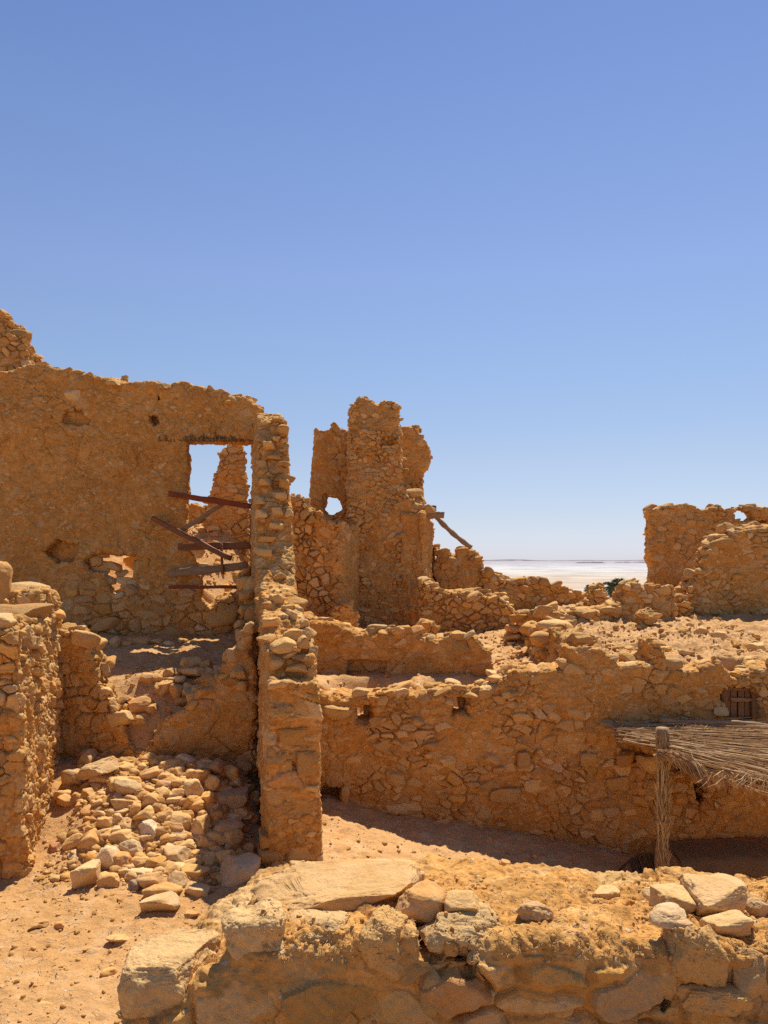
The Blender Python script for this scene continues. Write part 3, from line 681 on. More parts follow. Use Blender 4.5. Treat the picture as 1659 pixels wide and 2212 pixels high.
# ---- the tower ruin
A, B = (-1.3, 16.5), (1.1, 16.5)
tower = wall('tower_wall', 'tallest tower like wall stump of bare stone rising above all the ruins', A, B, .7,
    [(752, 885), (756, 870), (766, 866), (774, 851), (792, 847), (796, 858), (815, 861), (836, 860), (854, 865), (864, 880), (861, 904), (866, 927), (868, 1000), (869, 1046), (884, 1061), (900, 1072), (914, 1088), (915, 1200), (918, 1400), (735, 1400), (748, 1130), (750, 1000)], .021, 21,
    st=(.17, .10), amp=.06, plaster=.42, rag=.06, crest=26, csize=(.06, .17), wob=.10, recess=[([(820, 945), (850, 940), (852, 960), (822, 962)], .12)], rnd=.08)
wall('rear_wall', 'dark plastered wall stump with a crumbling outer edge right behind the tower', (.15, 17.6), (1.6, 17.6), .5,
    [(840, 915), (860, 917), (886, 915), (907, 917), (912, 937), (920, 948), (929, 960), (929, 993), (924, 1008), (915, 1020), (914, 1053), (917, 1086), (915, 1160), (840, 1160)], .022, 22, st=(.24, .15), amp=.05, plaster=.75, rag=.06, crest=14, csize=(.05, .1))
wall('holed_wall', 'plastered wall pierced by one round hole beside the tower', (-1.85, 17.2), (-.5, 17.2), .45,
    [(678, 930), (682, 921), (689, 931), (700, 931), (712, 926), (725, 916), (735, 926), (760, 932), (770, 1400), (655, 1400), (663, 1125), (667, 1083), (671, 1040), (675, 980)], .021, 23,
    holes=[[(718 + (21.5 + 2. * math.sin(3 * a + 1) + 1.5 * math.sin(5 * a)) * math.cos(a), 1092 + (23 + 2. * math.sin(3 * a + 1) + 1.5 * math.sin(5 * a)) * math.sin(a)) for a in np.linspace(0, 6.0, 24)]], st=(.22, .14), amp=.05, plaster=.7, rag=.05, crest=14, csize=(.04, .1))
wall('dry_stone_wall', 'dry stone wall of rounded rubble falling away towards the foot of the holed wall', (-2.35, 15.2), (-.82, 15.2), .5,
    [(590, 1066), (626, 1073), (646, 1071), (666, 1077), (670, 1093), (697, 1106), (702, 1119), (716, 1122), (738, 1128), (740, 1400), (590, 1400)], .0195, 24, st=(.19, .14), amp=.085, plaster=.2, rag=.05, crest=40, csize=(.05, .10), rnd=.04)
A, B = (-.86, 15.25), (-.52, 16.6)
wall('return_wall', 'short plastered return wall joining the dry stone wall to the tower', A, B, .5,
    [(u, z) for u, z in ((-.02, .72), (.3, .75), (.9, .78), (1.4, .72), (1.4, -1.7), (-.02, -1.7))], .0195, 25, uz=True, st=(.2, .14), amp=.05, plaster=.75, streak=.02, crest=16, csize=(.06, .12), rnd=.1)
A, B = (.86, 16.4), (1.2, 18.0)
wall('lit_return_wall', 'narrow sunlit return wall catching grazing light along the edge of the tower', A, B, .5,
    [(0, 1.05), (.3, 1.0), (.7, .9), (1.1, .7), (1.3, .35), (1.55, .1), (1.6, -.4), (1.6, -1.7), (0, -1.7)], .02, 26, uz=True, st=(.2, .14), amp=.05, plaster=.75, streak=.03, crest=10, csize=(.05, .1))
A, B = (1.1, 17.3), (2.4, 17.0)
wall('broken_wall', 'broken wall with a stepped lump on top where the slanting pole ends', A, B, .5,
    [(935, 1175), (949, 1185), (957, 1187), (970, 1197), (981, 1202), (983, 1186), (993, 1182), (1016, 1183), (1026, 1189), (1034, 1199), (1041, 1210), (1043, 1225), (1047, 1258), (1053, 1290), (1055, 1400), (935, 1400)], .021, 27, st=(.2, .13), amp=.06, plaster=.65, crest=26, csize=(.05, .12))
A, B = (.6, 15.6), (2.75, 15.1)
wall('sloping_stone_wall', 'dry stone wall sloping down from the tower foot, dark open joints', A, B, .5,
    [(900, 1245), (920, 1252), (934, 1256), (944, 1268), (967, 1275), (1000, 1279), (1033, 1278), (1059, 1284), (1086, 1291), (1104, 1311), (1114, 1322), (1112, 1400), (900, 1400)], .0195, 28, st=(.18, .11), amp=.08, plaster=.2, crest=46, csize=(.07, .15), rnd=.06)
wall('wall_stub', 'squat plastered stub in front of the dark foot of the tower', (-1.05, 14.5), (-.4, 14.5), .4,
    [(715, 1345), (720, 1308), (738, 1297), (760, 1296), (768, 1312), (776, 1320), (776, 1400), (712, 1400)], .019, 29, st=(.16, .11), amp=.05, plaster=.7, crest=10, csize=(.05, .1), rnd=.08)
wall('wall_stub', 'small knobbly stub poking up behind the low mud wall on the terrace', (.5, 12.6), (.95, 12.6), .35,
    [(907, 1363), (907, 1342), (918, 1335), (935, 1337), (941, 1350), (948, 1368), (950, 1420), (905, 1420)], .016, 30, st=(.13, .1), amp=.05, plaster=.5, crest=10, csize=(.04, .09), rnd=.07)

# ---- the jumble of low walls between tower and salt plain
wall('crumbling_wall', 'crumbled wall with an uneven crest sloping towards the salt plain', (2.1, 17.0), (4.9, 17.8), .5,
    [(1040, 1222), (1049, 1228), (1057, 1237), (1090, 1247), (1116, 1252), (1142, 1247), (1158, 1250), (1165, 1256), (1183, 1263), (1206, 1265), (1235, 1276), (1265, 1280), (1290, 1290), (1290, 1400), (1040, 1400)], .022, 31, st=(.2, .13), amp=.08, plaster=.4, crest=110, csize=(.07, .16), rag=.09)
wall('wall_peak', 'small pointed wall remnant standing against the salt plain', (4.0, 16.0), (4.9, 16.0), .4,
    [(1240, 1318), (1252, 1302), (1268, 1294), (1278, 1278), (1281, 1262), (1292, 1256), (1303, 1263), (1311, 1274), (1316, 1290), (1320, 1320), (1322, 1400), (1240, 1400)], .02, 32, st=(.2, .14), amp=.07, plaster=.5, crest=20, csize=(.05, .1))
wall('curved_wall', 'curved rubble wall climbing to a knob of stones in the middle of the ruins', (3.1, 13.9), (4.8, 14.3), .45,
    [(1205, 1328), (1235, 1320), (1265, 1317), (1295, 1319), (1317, 1314), (1332, 1308), (1346, 1298), (1351, 1266), (1365, 1255), (1382, 1254), (1385, 1265), (1392, 1272), (1395, 1400), (1205, 1420)], .0185, 33, st=(.24, .15), amp=.07, plaster=.45, crest=56, csize=(.06, .14), wob=.14)
wall('square_pier', 'squared block of wall with a flat sunlit top among the low ruins', (4.75, 14.3), (5.5, 14.3), .55,
    [(1391, 1272), (1398, 1264), (1455, 1264), (1464, 1279), (1462, 1400), (1388, 1400)], .0185, 34, st=(.24, .15), amp=.06, plaster=.5, crest=10, csize=(.05, .1), rag=.03)
wall('stone_stack', 'loose stack of flat stones leaning on the squared block', (4.35, 13.4), (4.85, 13.4), .4,
    [(1378, 1365), (1383, 1330), (1390, 1318), (1408, 1316), (1416, 1335), (1420, 1365), (1420, 1400), (1375, 1400)], .0175, 35, st=(.2, .11), amp=.10, plaster=.1, crest=16, csize=(.07, .13))
wall('stone_stack', 'short heap of squared stones at the foot of the round shouldered wall', (5.55, 14.7), (6.1, 14.7), .4,
    [(1464, 1290), (1478, 1284), (1492, 1292), (1498, 1312), (1500, 1380), (1462, 1380)], .019, 36, st=(.22, .13), amp=.09, plaster=.15, crest=10, csize=(.06, .11))
A, B = (2.42, 12.8), (2.46, 10.25)
wall('stub_wall', 'short rough wall running back from the courtyard wall, capped with stones', A, B, .42,
    [(-.1, -1.25), (.0, -1.08), (.8, -1.0), (1.6, -1.02), (2.3, -1.08), (2.5, -1.15), (2.6, -1.9), (-.1, -1.9)], .0145, 37, uz=True, st=(.2, .13), amp=.08, plaster=.3, crest=60, csize=(.07, .16), streak=.02)
wall('rubble_wall', 'tumbled low wall linking the sloping dry stone wall to the curved wall', (2.15, 13.8), (3.35, 13.3), .5,
    [(1098, 1380), (1105, 1362), (1116, 1345), (1114, 1326), (1131, 1317), (1165, 1317), (1190, 1325), (1209, 1328), (1218, 1345), (1220, 1420), (1098, 1420)], .0185, 38, st=(.22, .14), amp=.10, plaster=.25, crest=60, csize=(.07, .15), rag=.08)
wall('upper_wall', 'high rear wall with two small window holes near its top', (6.08, 18.0), (11.2, 18.0), .45,
    [(1408, 1275), (1403, 1250), (1407, 1228), (1403, 1206), (1400, 1187), (1406, 1165), (1402, 1150), (1404, 1104), (1412, 1098), (1432, 1094), (1451, 1092), (1468, 1090), (1486, 1086), (1488, 1094), (1525, 1100), (1555, 1092), (1577, 1098), (1622, 1090), (1659, 1094), (1850, 1090), (1850, 1340), (1408, 1340)], .0225, 39,
    holes=[[(1586, 1106), (1598, 1099), (1623, 1101), (1632, 1117), (1627, 1126), (1601, 1130), (1588, 1125)], [(1634, 1124), (1656, 1126), (1656, 1139), (1638, 1139)]], st=(.22, .14), amp=.05, plaster=.6, crest=90, csize=(.06, .13), rag=.05, extra=[])
wall('shouldered_wall', 'stone wall rising in a curved shoulder towards the picture edge over the rubble slope', (5.6, 15.0), (9.5, 15.4), .5,
    [(1497, 1345), (1489, 1300), (1488, 1282), (1494, 1265), (1510, 1246), (1518, 1228), (1525, 1206), (1540, 1180), (1562, 1161), (1577, 1157), (1588, 1147), (1614, 1140), (1633, 1134), (1659, 1136), (1850, 1130), (1850, 1400), (1497, 1400)], .0195, 40, st=(.20, .12), amp=.065, plaster=.5, crest=90, csize=(.08, .17), rag=.05)

# ---- the wall in front of the viewer
fA, fB = (-1.05, 2.5), (2.2, 2.62)
front = wall('front_wall', 'thick stone and mud wall right below the viewer, earth and straw on its top', fA, fB, .95,
    [(300, 2200), (480, 2075), (560, 2035), (640, 2030), (770, 2030), (880, 2035), (980, 2030), (1080, 2040), (1180, 2030), (1280, 2040), (1400, 2050), (1520, 2055), (1600, 2050), (1800, 2055), (2150, 2060), (2150, 2420), (290, 2420)], .0062, 41,
    st=(.25, .16), amp=.05, plaster=.72, soil=1., shrink=0, mat=M_FRONT, wob=.05, rag=.028, crest=0, rnd=.07, top_tilt=.10, fine=.9, holes=[], recess=[([(893, 2030), (955, 2035), (965, 2075), (935, 2110), (905, 2085)], .2), ([(1000, 2075), (1030, 2082), (1020, 2110), (1002, 2100)], .12), ([(1425, 2150), (1440, 2140), (1452, 2170), (1432, 2180)], .1)])
def fs(px, py, sw, sh, w, c1, c2, seed, ry=0., rz=0., dep=1., blk=.5, cuts=6, rx=0.):
    """stone set in the front wall: centre in photo rows at depth w behind the face"""
    Y = 2.55 + w; k = Y / F; X = (px - CX) * k
    du = np.array([fB[0] - fA[0], fB[1] - fA[1]]); du = du / np.hypot(*du); dw = np.array([-du[1], du[0]]); r = np.array([X, Y]) - np.array(fA)
    return ((r @ du, r @ dw, (HY - py) * k), (sw * k / 2, sh * k / 2 * dep, sh * k / 2), (rx, ry, rz), (c1, c2), seed, blk + .12, 6 if sw > 90 else 5, max(cuts - 2, 1))
_f = [fs(375, 2110, 225, 150, .10, .66, .35, 801, dep=1.3, blk=.4, cuts=4), fs(450, 2180, 420, 120, .14, .25, .3, 816, dep=1.2, blk=.4, cuts=3), fs(556, 2015, 140, 125, .10, .66, .5, 802, ry=-.2, dep=1.1), fs(700, 2010, 160, 80, .13, .66, .6, 803, dep=1.7, blk=.4, cuts=4), fs(838, 2035, 130, 140, .06, .3, .5, 804, dep=.9),
      fs(1000, 2012, 200, 100, .12, .66, .45, 805, ry=.12, dep=1.5, cuts=7), fs(1210, 2045, 120, 125, .08, .25, .4, 806, ry=.25, dep=.9), fs(1125, 2060, 120, 90, .09, .66, .6, 807), fs(1395, 2065, 120, 90, .10, .96, .5, 808, ry=.1, dep=1.1), fs(1505, 2065, 150, 140, .07, .3, .6, 809, ry=.3, dep=.9, cuts=7),
      fs(1530, 2155, 190, 60, .02, .2, .4, 810, ry=.12, dep=1.2), fs(1610, 2100, 80, 110, .08, .6, .6, 811, dep=.9), fs(1300, 2100, 100, 70, .06, .5, .6, 812), fs(1210, 2165, 70, 50, .02, .4, .4, 813), fs(1050, 2150, 80, 46, .02, .66, .9, 814), fs(1330, 2180, 120, 70, .04, .4, .3, 815),
      fs(1265, 1982, 120, 50, .4, .6, .7, 818, dep=1.5), fs(930, 2130, 60, 110, .05, .36, .3, 819, ry=.3), fs(650, 2090, 80, 60, .05, .36, .3, 820), fs(640, 1975, 60, 50, .4, .6, .6, 823, dep=1.4), fs(1690, 2050, 120, 120, .12, .5, .6, 821), fs(1430, 2120, 70, 60, .05, .4, .6, 822)]
add_local(front, fA, fB, _f)

# ------------------------------------------------------------------ loose stones
def tube(pts, rad, sides=7, cap=True):
    pts = np.asarray(pts, float); n = len(pts); rad = np.broadcast_to(np.asarray(rad, float), (n,))
    d = np.gradient(pts, axis=0); d /= np.maximum(np.linalg.norm(d, axis=1, keepdims=True), 1e-9)
    up = np.array([0, 0, 1.]) if abs(d[0, 2]) < .9 else np.array([1., 0, 0])
    a = np.cross(d, up); a /= np.linalg.norm(a, axis=1, keepdims=True); b = np.cross(d, a)
    t = np.arange(sides) / sides * 2 * np.pi
    V = (pts[:, None] + rad[:, None, None] * (np.cos(t)[None, :, None] * a[:, None] + np.sin(t)[None, :, None] * b[:, None])).reshape(-1, 3)
    i = np.arange(n * sides).reshape(n, sides); j = np.roll(i, -1, 1)
    Q = [np.stack([i[:-1].ravel(), i[1:].ravel(), j[1:].ravel(), j[:-1].ravel()], 1)]
    if cap:
        V = np.concatenate([V, pts[[0, -1]]])
        c0, c1 = len(V) - 2, len(V) - 1
        T = np.concatenate([np.stack([np.full(sides, c0), i[0], j[0]], 1), np.stack([np.full(sides, c1), j[-1], i[-1]], 1)])
        return V.astype(f32), [Q[0], T]
    return V.astype(f32), Q

class Bag:
    """collects pieces of one part"""
    def __init__(s): s.V, s.P, s.A, s.n = [], {}, [], 0
    def add(s, V, polys, a=(1, .5, .5)):
        for p in polys: s.P.setdefault(p.shape[1], []).append(p + s.n)
        s.V.append(V); s.A.append(np.repeat(np.array([a], f32), len(V), 0)); s.n += len(V)
    def build(s, name, mat, parent=None, origin=None, smooth=True):
        V = np.concatenate(s.V); o = np.array(origin if origin is not None else V.mean(0), float)
        po = np.array(parent.matrix_world.translation if False else (parent['_o'] if parent and '_o' in parent else (0, 0, 0)), float) if parent else np.zeros(3)
        ob = make_mesh(name, V - o.astype(f32), [np.concatenate(v) for v in s.P.values()], [mat], np.concatenate(s.A), smooth, parent, o - po)
        return ob
ORIG = {}
def empty(name, loc):
    o = bpy.data.objects.new(name, None); COL.objects.link(o); o.location = loc; o['_o'] = [float(x) for x in loc]; return o
for w_ in (court, back_wall): w_['_o'] = [float(x) for x in w_.location]

g = np.random.default_rng(5)
TEMPL = []
for k in range(22):
    sv, tri = stone_verts(300 + k, 4, g.uniform(.5, .78), 9 if k % 2 else 5, .11, .035)
    o = make_mesh('stone_shape', sv, [tri], [M_STONE]); TEMPL.append(o.data); bpy.data.objects.remove(o)
BIG = {}
def stone(loc, half, rot, label, group=None, seed=None, color=None, cat='stone', name='rubble_stone', big=None, k=[0]):
    if big is None:
        me = TEMPL[(seed if seed is not None else k[0] * 7) % len(TEMPL)]; k[0] += 1
        o = bpy.data.objects.new(name, me); COL.objects.link(o)
    else:
        sv, tri = stone_verts(big[0], big[1], big[2], big[3], big[4] if len(big) > 4 else .09, .025)
        o = make_mesh(name, sv, [tri], [M_STONE])
    o.location = loc; o.scale = half; o.rotation_euler = rot
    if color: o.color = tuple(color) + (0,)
    return tag(o, label, cat, group)

def on_ground(px, py, w, h, label, group=None, ry=0., rz=None, color=None, seed=None, sink=.27, big=None, name='rubble_stone', dz=0., depth=None):
    x, y = ground_hit(px, py + .32 * h)
    k = y / F; hx, hz = w * k / 2 * 1.2, h * k / 2 * 1.15
    hy = depth if depth else (hx + hz) / 2 * 1.05
    zg = float(H0(x, y))
    return stone((x, y + hy * .3, zg + hz * (1 - 2 * sink) + dz), (hx, hy, hz), (g.normal(0, .08), ry, g.normal(0, .25) if rz is None else rz), label, group, seed, color, name=name, big=big)

HEAP = 'rubble stones heaped between the two side walls'
c4 = lambda x, y: (x * .4133, 1207 + y * .4133)
def heap(x, y, w, h, label=None, **kw):
    px, py = c4(x, y)
    return on_ground(px, py, w * .4133, h * .4133, label or 'tan rubble stone lying in the heap between the two side walls', HEAP, **kw)
PALE, ROSE, GREY, OCH, BRN = (.72, .55, .32), (.38, .13, .06), (.30, .24, .18), (.60, .34, .10), (.52, .30, .12)
heap(440, 1675, 120, 108, 'squared pale block standing alone at the front left of the rubble heap', rz=.2, big=(701, 5, .34, 3), color=(.66, .45, .20), sink=.1)
heap(562, 1685, 105, 68, 'rounded oblong stone right beside the squared pale block', rz=.1)
heap(825, 1820, 172, 88, 'largest flat squared stone at the very front of the rubble heap', rz=-.1, big=(702, 5, .36, 4), color=(.57, .40, .20), sink=.12)
heap(842, 1745, 175, 100, 'broad humped stone directly behind the front flat squared stone', rz=.1, big=(703, 5, .5, 6))
heap(725, 1648, 158, 50, 'flat whitish slab lying on top of the front of the heap', color=PALE, rz=0., seed=3)
heap(785, 1690, 135, 80, 'brown pitted stone under the flat whitish slab', color=BRN)
heap(935, 1692, 88, 100, 'egg shaped upright stone near the front of the heap', color=(.56, .38, .18), seed=5)
heap(1022, 1645, 145, 92, 'rounded ochre boulder at the front right of the heap', color=OCH)
heap(1025, 1742, 118, 66, 'grey rounded stone at the front right edge of the heap', color=(.60, .40, .18))
heap(703, 1708, 58, 50, 'small dark grey stone in the front of the heap', color=(.20, .15, .11))
heap(548, 1575, 90, 150, 'long whitish stone tilted upright on the heap', color=PALE, ry=.5, seed=8)
heap(285, 1520, 58, 72, 'small dark red stone at the left edge of the heap', color=ROSE, seed=2)
heap(390, 1565, 82, 56, 'low pale stone next to the small dark red stone', color=(.58, .43, .25))
heap(490, 1150, 200, 84, 'long flat slab tilted up at the back left of the heap', ry=-.32, big=(704, 5, .45, 6), color=(.56, .38, .19), dz=.08)
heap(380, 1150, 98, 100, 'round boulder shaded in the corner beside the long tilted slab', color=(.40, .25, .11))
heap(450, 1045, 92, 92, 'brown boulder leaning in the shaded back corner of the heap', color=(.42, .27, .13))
heap(845, 1190, 82, 50, 'pinkish stone in the middle of the heap', color=(.48, .26, .16))
heap(770, 1420, 106, 100, 'knobbly cream stone in the middle of the heap', color=(.68, .57, .40), seed=11)
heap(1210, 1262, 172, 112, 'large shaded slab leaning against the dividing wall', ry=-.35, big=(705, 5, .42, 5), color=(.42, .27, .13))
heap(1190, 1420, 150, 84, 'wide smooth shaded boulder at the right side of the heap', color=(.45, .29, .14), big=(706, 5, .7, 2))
heap(1215, 1472, 92, 102, 'smooth upright cobble resting against the wide shaded boulder', color=OCH, big=(707, 5, .7, 3))
heap(1240, 1650, 200, 145, 'big half sunlit slab at the foot of the squared end pier', color=(.55, .38, .2), big=(708, 5, .45, 5))
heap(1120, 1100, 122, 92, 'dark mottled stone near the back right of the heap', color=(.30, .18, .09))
heap(655, 1235, 130, 76, 'domed stone stacked over another in the centre of the heap', dz=.1, color=(.57, .4, .2))
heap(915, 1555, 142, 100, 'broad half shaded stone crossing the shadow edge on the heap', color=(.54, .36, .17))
heap(690, 1515, 130, 90, 'angular pale topped stone near the left front of the heap', color=(.62, .45, .24))
for it in [(635, 1590, 92, 90), (735, 1590, 90, 60), (820, 1600, 92, 82), (880, 1640, 108, 80), (630, 1465, 120, 80), (545, 1450, 80, 72), (470, 1490, 112, 118, -.4), (380, 1500, 115, 86, -.5), (485, 1548, 45, 56), (545, 1390, 80, 88), (525, 1350, 72, 50), (475, 1325, 92, 60), (420, 1305, 80, 70),
           (350, 1270, 96, 66), (330, 1240, 90, 60), (460, 1235, 100, 66), (540, 1275, 100, 60), (650, 1282, 118, 84), (760, 1350, 116, 100), (650, 1390, 95, 70), (545, 1080, 72, 50), (585, 1060, 66, 60), (640, 1185, 130, 70), (700, 1170, 70, 60), (900, 1270, 100, 46, -.25), (925, 1300, 56, 40), (1000, 1215, 90, 110), (1000, 1282, 80, 80),
           (1045, 1310, 62, 70), (1110, 1190, 76, 100), (1088, 1262, 76, 112), (1045, 1135, 95, 80), (965, 1060, 96, 70), (1280, 1090, 72, 70), (885, 1470, 90, 62), (965, 1455, 70, 56), (860, 1430, 82, 72), (1045, 1410, 92, 118), (920, 1380, 110, 92), (1105, 1470, 76, 52), (970, 1505, 110, 52), (1120, 1520, 70, 52), (1180, 1572, 108, 92),
           (1300, 1590, 80, 60), (1310, 1530, 60, 70), (990, 1595, 80, 40), (790, 1270, 80, 90), (860, 1345, 80, 70), (705, 1320, 60, 80), (590, 1330, 60, 50), (610, 1430, 70, 60), (470, 1430, 70, 60), (700, 1450, 60, 60), (840, 1500, 60, 40), (770, 1500, 60, 50), (580, 1520, 60, 50), (730, 1230, 70, 70), (860, 1230, 90, 60), (940, 1180, 80, 60), (930, 1120, 60, 60),
           (1200, 1130, 80, 80), (1160, 1110, 60, 60), (1230, 1180, 70, 60), (1150, 1210, 70, 40), (500, 1200, 60, 50), (600, 1240, 60, 40), (1060, 1350, 50, 60), (980, 1350, 60, 60), (1010, 1460, 60, 50), (1250, 1560, 60, 60), (900, 1600, 50, 50), (1100, 1600, 60, 40), (650, 1640, 60, 50), (1330, 1250, 60, 60), (1290, 1200, 60, 50), (1000, 1090, 60, 50), (1080, 1070, 60, 50)]:
    heap(*it[:4], ry=it[4] if len(it) > 4 else g.normal(0, .15))
# second layer and gaps of the heap
for _ in range(150):
    a = g.uniform(0, 6.28); r = math.sqrt(g.random())
    x, y = 830 + 450 * r * math.cos(a), 1340 + 300 * r * math.sin(a)
    s = g.uniform(36, 88)
    heap(x, y, s * g.uniform(.9, 1.4), s * g.uniform(.6, .9), ry=g.normal(0, .2))
SP = 'stones spilling through the gap of the gapped wall'
for it in [(720, 790, 112, 96, 'blocky stone lying in the gap of the V shaped wall'), (870, 680, 82, 80), (920, 705, 60, 90), (985, 690, 60, 60), (1000, 722, 92, 56), (1040, 762, 122, 98, 'dark shaded boulder at the right edge of the gap'), (930, 820, 108, 62), (1010, 605, 104, 50, 'flat sunlit stone topping the pile beside the dividing wall'), (885, 605, 60, 40), (760, 638, 72, 50), (935, 640, 60, 40),
           (1060, 650, 80, 60), (1100, 610, 70, 60), (1150, 600, 80, 70), (1120, 680, 80, 60), (1080, 570, 60, 50), (1000, 555, 105, 66, 'rounded boulder in the shade near the sunlit patch of upper floor'), (950, 760, 70, 50), (830, 690, 50, 60), (700, 860, 60, 60), (740, 860, 70, 60), (790, 800, 60, 50), (650, 790, 60, 40), (620, 830, 60, 60), (690, 760, 60, 40), (880, 650, 60, 40), (960, 600, 50, 40), (1160, 660, 70, 60), (820, 640, 60, 50), (1190, 640, 70, 60), (1100, 730, 70, 60)]:
    px, py = c4(it[0], it[1])
    on_ground(px, py, it[2] * .4133, it[3] * .4133, it[4] if len(it) > 4 else 'small stone among those spilling through the V shaped gap', SP, ry=g.normal(0, .15), dz=.03)
for n, (px, py, w, h) in enumerate([(248, 1388, 30, 24), (300, 1384, 46, 18), (338, 1386, 42, 16), (215, 1384, 50, 22), (190, 1390, 40, 16), (365, 1390, 26, 12), (275, 1392, 22, 12), (395, 1384, 20, 10), (420, 1388, 18, 10)]):
    on_ground(px, py, w, h, 'shaded stone lying along the foot of the tall plastered wall', 'stones along the foot of the tall plastered wall')
for px, py, w, h, lab in [(83, 1996, 34, 14, 'flat little stone on the bare ground left of the rubble heap, larger of two'), (127, 1999, 20, 12, 'flat little stone on the bare ground left of the rubble heap, smaller of two'), (233, 2105, 32, 22, 'dark lone stone on the bare ground left of the front wall'), (253, 2030, 44, 10, 'thin pale flake lying on the bare ground left of the front wall'),
                          (70, 2180, 70, 22, 'wide low stone half buried in the ground at the bottom left corner'), (415, 1976, 30, 16, 'pale lone pebble just in front of the heap by the front wall')]:
    on_ground(px, py, w, h, lab)
for px, py, w, h, lab in [(1091, 1868, 22, 20, 'round stone lying in the shadow of the courtyard wall'), (1148, 1893, 18, 16, 'small pale stone on the shadow edge of the yard floor'), (1030, 1880, 16, 10, 'flat chip on the sunlit yard floor near the shadow edge'), (995, 1440, 44, 18, 'pale flat stone on the terrace before the low mud wall'), (1355, 1925, 24, 26, 'pale squared stone at the foot of the palm post, left one'),
                          (1378, 1926, 24, 24, 'reddish stone at the foot of the palm post')]:
    on_ground(px, py, w, h, lab)
SL = 'stones scattered over the rubble slope'
for px, py, w, h, lab in [(1517, 1363, 40, 24, None), (1475, 1366, 26, 26, None), (1555, 1372, 44, 26, 'larger dark stone at the top of the rubble slope'), (1510, 1445, 40, 18, None), (1600, 1392, 44, 30, None), (1640, 1400, 50, 34, 'largest stone near the right end of the rubble slope'), (1575, 1420, 44, 24, None), (1440, 1402, 30, 14, None), (1480, 1410, 34, 20, None), (1320, 1395, 30, 14, None),
                          (1360, 1400, 26, 12, None), (1545, 1400, 30, 20, None), (1620, 1430, 40, 22, None), (1120, 1410, 30, 14, None), (1075, 1420, 26, 12, None), (1105, 1390, 20, 10, None), (1140, 1432, 30, 12, None), (1492, 1350, 18, 14, None), (1488, 1340, 16, 12, None), (1290, 1440, 24, 14, None)]:
    on_ground(px, py, w * .75, h * .75, lab or 'weathered stone lying on the sunny rubble slope behind the courtyard wall', SL)

# ---- stones resting on the front wall
bpy.context.view_layer.update()
from mathutils import Vector
def hit(o, px, py):
    d = Vector(((px - CX) / F, 1, (HY - py) / F)); ok, p, n, i = o.ray_cast(-o.location, d.normalized())
    return (np.array(p + o.location) if ok else None)
def on_front(px, py, w, h, label, dep=None, ry=0., rz=0., color=None, big=(720, 5, .5, 6), sink=.36, cat='stone', dflt=3.0):
    p = hit(front, px, py + h * .4)
    if p is None: p = np.array([(px - CX) / F * dflt, dflt, (HY - py - h * .4) / F * dflt])
    k = p[1] / F; hx, hz = w * k / 2, h * k / 2; hy = dep * k / 2 if dep else hx * .8
    return stone((p[0], p[1] + hy * .45, p[2] + hz * (1 - 2 * sink)), (hx, hy, hz), (0, ry, rz), label, None, None, color, cat, 'loose_stone', big)
on_front(725, 1920, 395, 92, 'long flat sandstone slab lying at the back of the front wall', 190, -.05, .10, (.62, .37, .145), (721, 6, .42, 6, .08), .42)
on_front(905, 1942, 130, 80, 'crumbly reddish lump wedged at the end of the long flat slab', 130, .1, 0, (.58, .29, .085), (722, 5, .6, 4, .09))
on_front(1005, 1948, 90, 44, 'rounded tan stone beside the reddish lump on the front wall', 80, 0, 0, (.64, .39, .14), (723, 5, .6, 4))
on_front(1550, 1932, 165, 96, 'biggest pinkish boulder on the right part of the front wall', 150, .1, .2, (.63, .39, .17), (724, 6, .55, 7))
on_front(1462, 1938, 110, 60, 'low pale stone leaning on the biggest pinkish boulder', 90, -.15, 0, (.64, .42, .17), (725, 5, .5, 7))
on_front(1420, 1930, 56, 46, 'wedge shaped cream stone left of the biggest pinkish boulder', 60, -.5, 0, (.66, .45, .19), (726, 5, .5, 6))
on_front(1454, 1978, 100, 44, 'knobbly whitish stone in front of the low pale stone', 70, .08, 0, (.72, .54, .31), (727, 5, .55, 6, .14))
on_front(1576, 1993, 112, 56, 'rounded cream stone right below the biggest pinkish boulder', 80, .0, .1, (.64, .43, .18), (728, 5, .6, 5, .12))
on_front(1480, 1995, 36, 14, 'small flat chip between two whitish stones on the front wall', 30, 0, 0, (.62, .5, .32), (729, 4, .6, 5))
on_front(1312, 1930, 66, 34, 'rough tan stone on the crest of the earth bank', 60, 0, 0, (.62, .40, .16), (730, 5, .5, 7, .14))
on_front(1640, 1955, 60, 50, 'shaded stone at the right edge behind the biggest pinkish boulder', 60, .3, 0, (.5, .34, .18), (731, 5, .5, 6))
on_front(1160, 1962, 90, 44, 'brown fibrous clod in the earth on the front wall', 70, .3, 0, (.50, .27, .095), (732, 5, .7, 3, .2))
on_front(900, 1895, 44, 30, 'small knob of stone at the far tip of the long flat slab', 40, 0, 0, (.54, .36, .17), (733, 5, .6, 5))

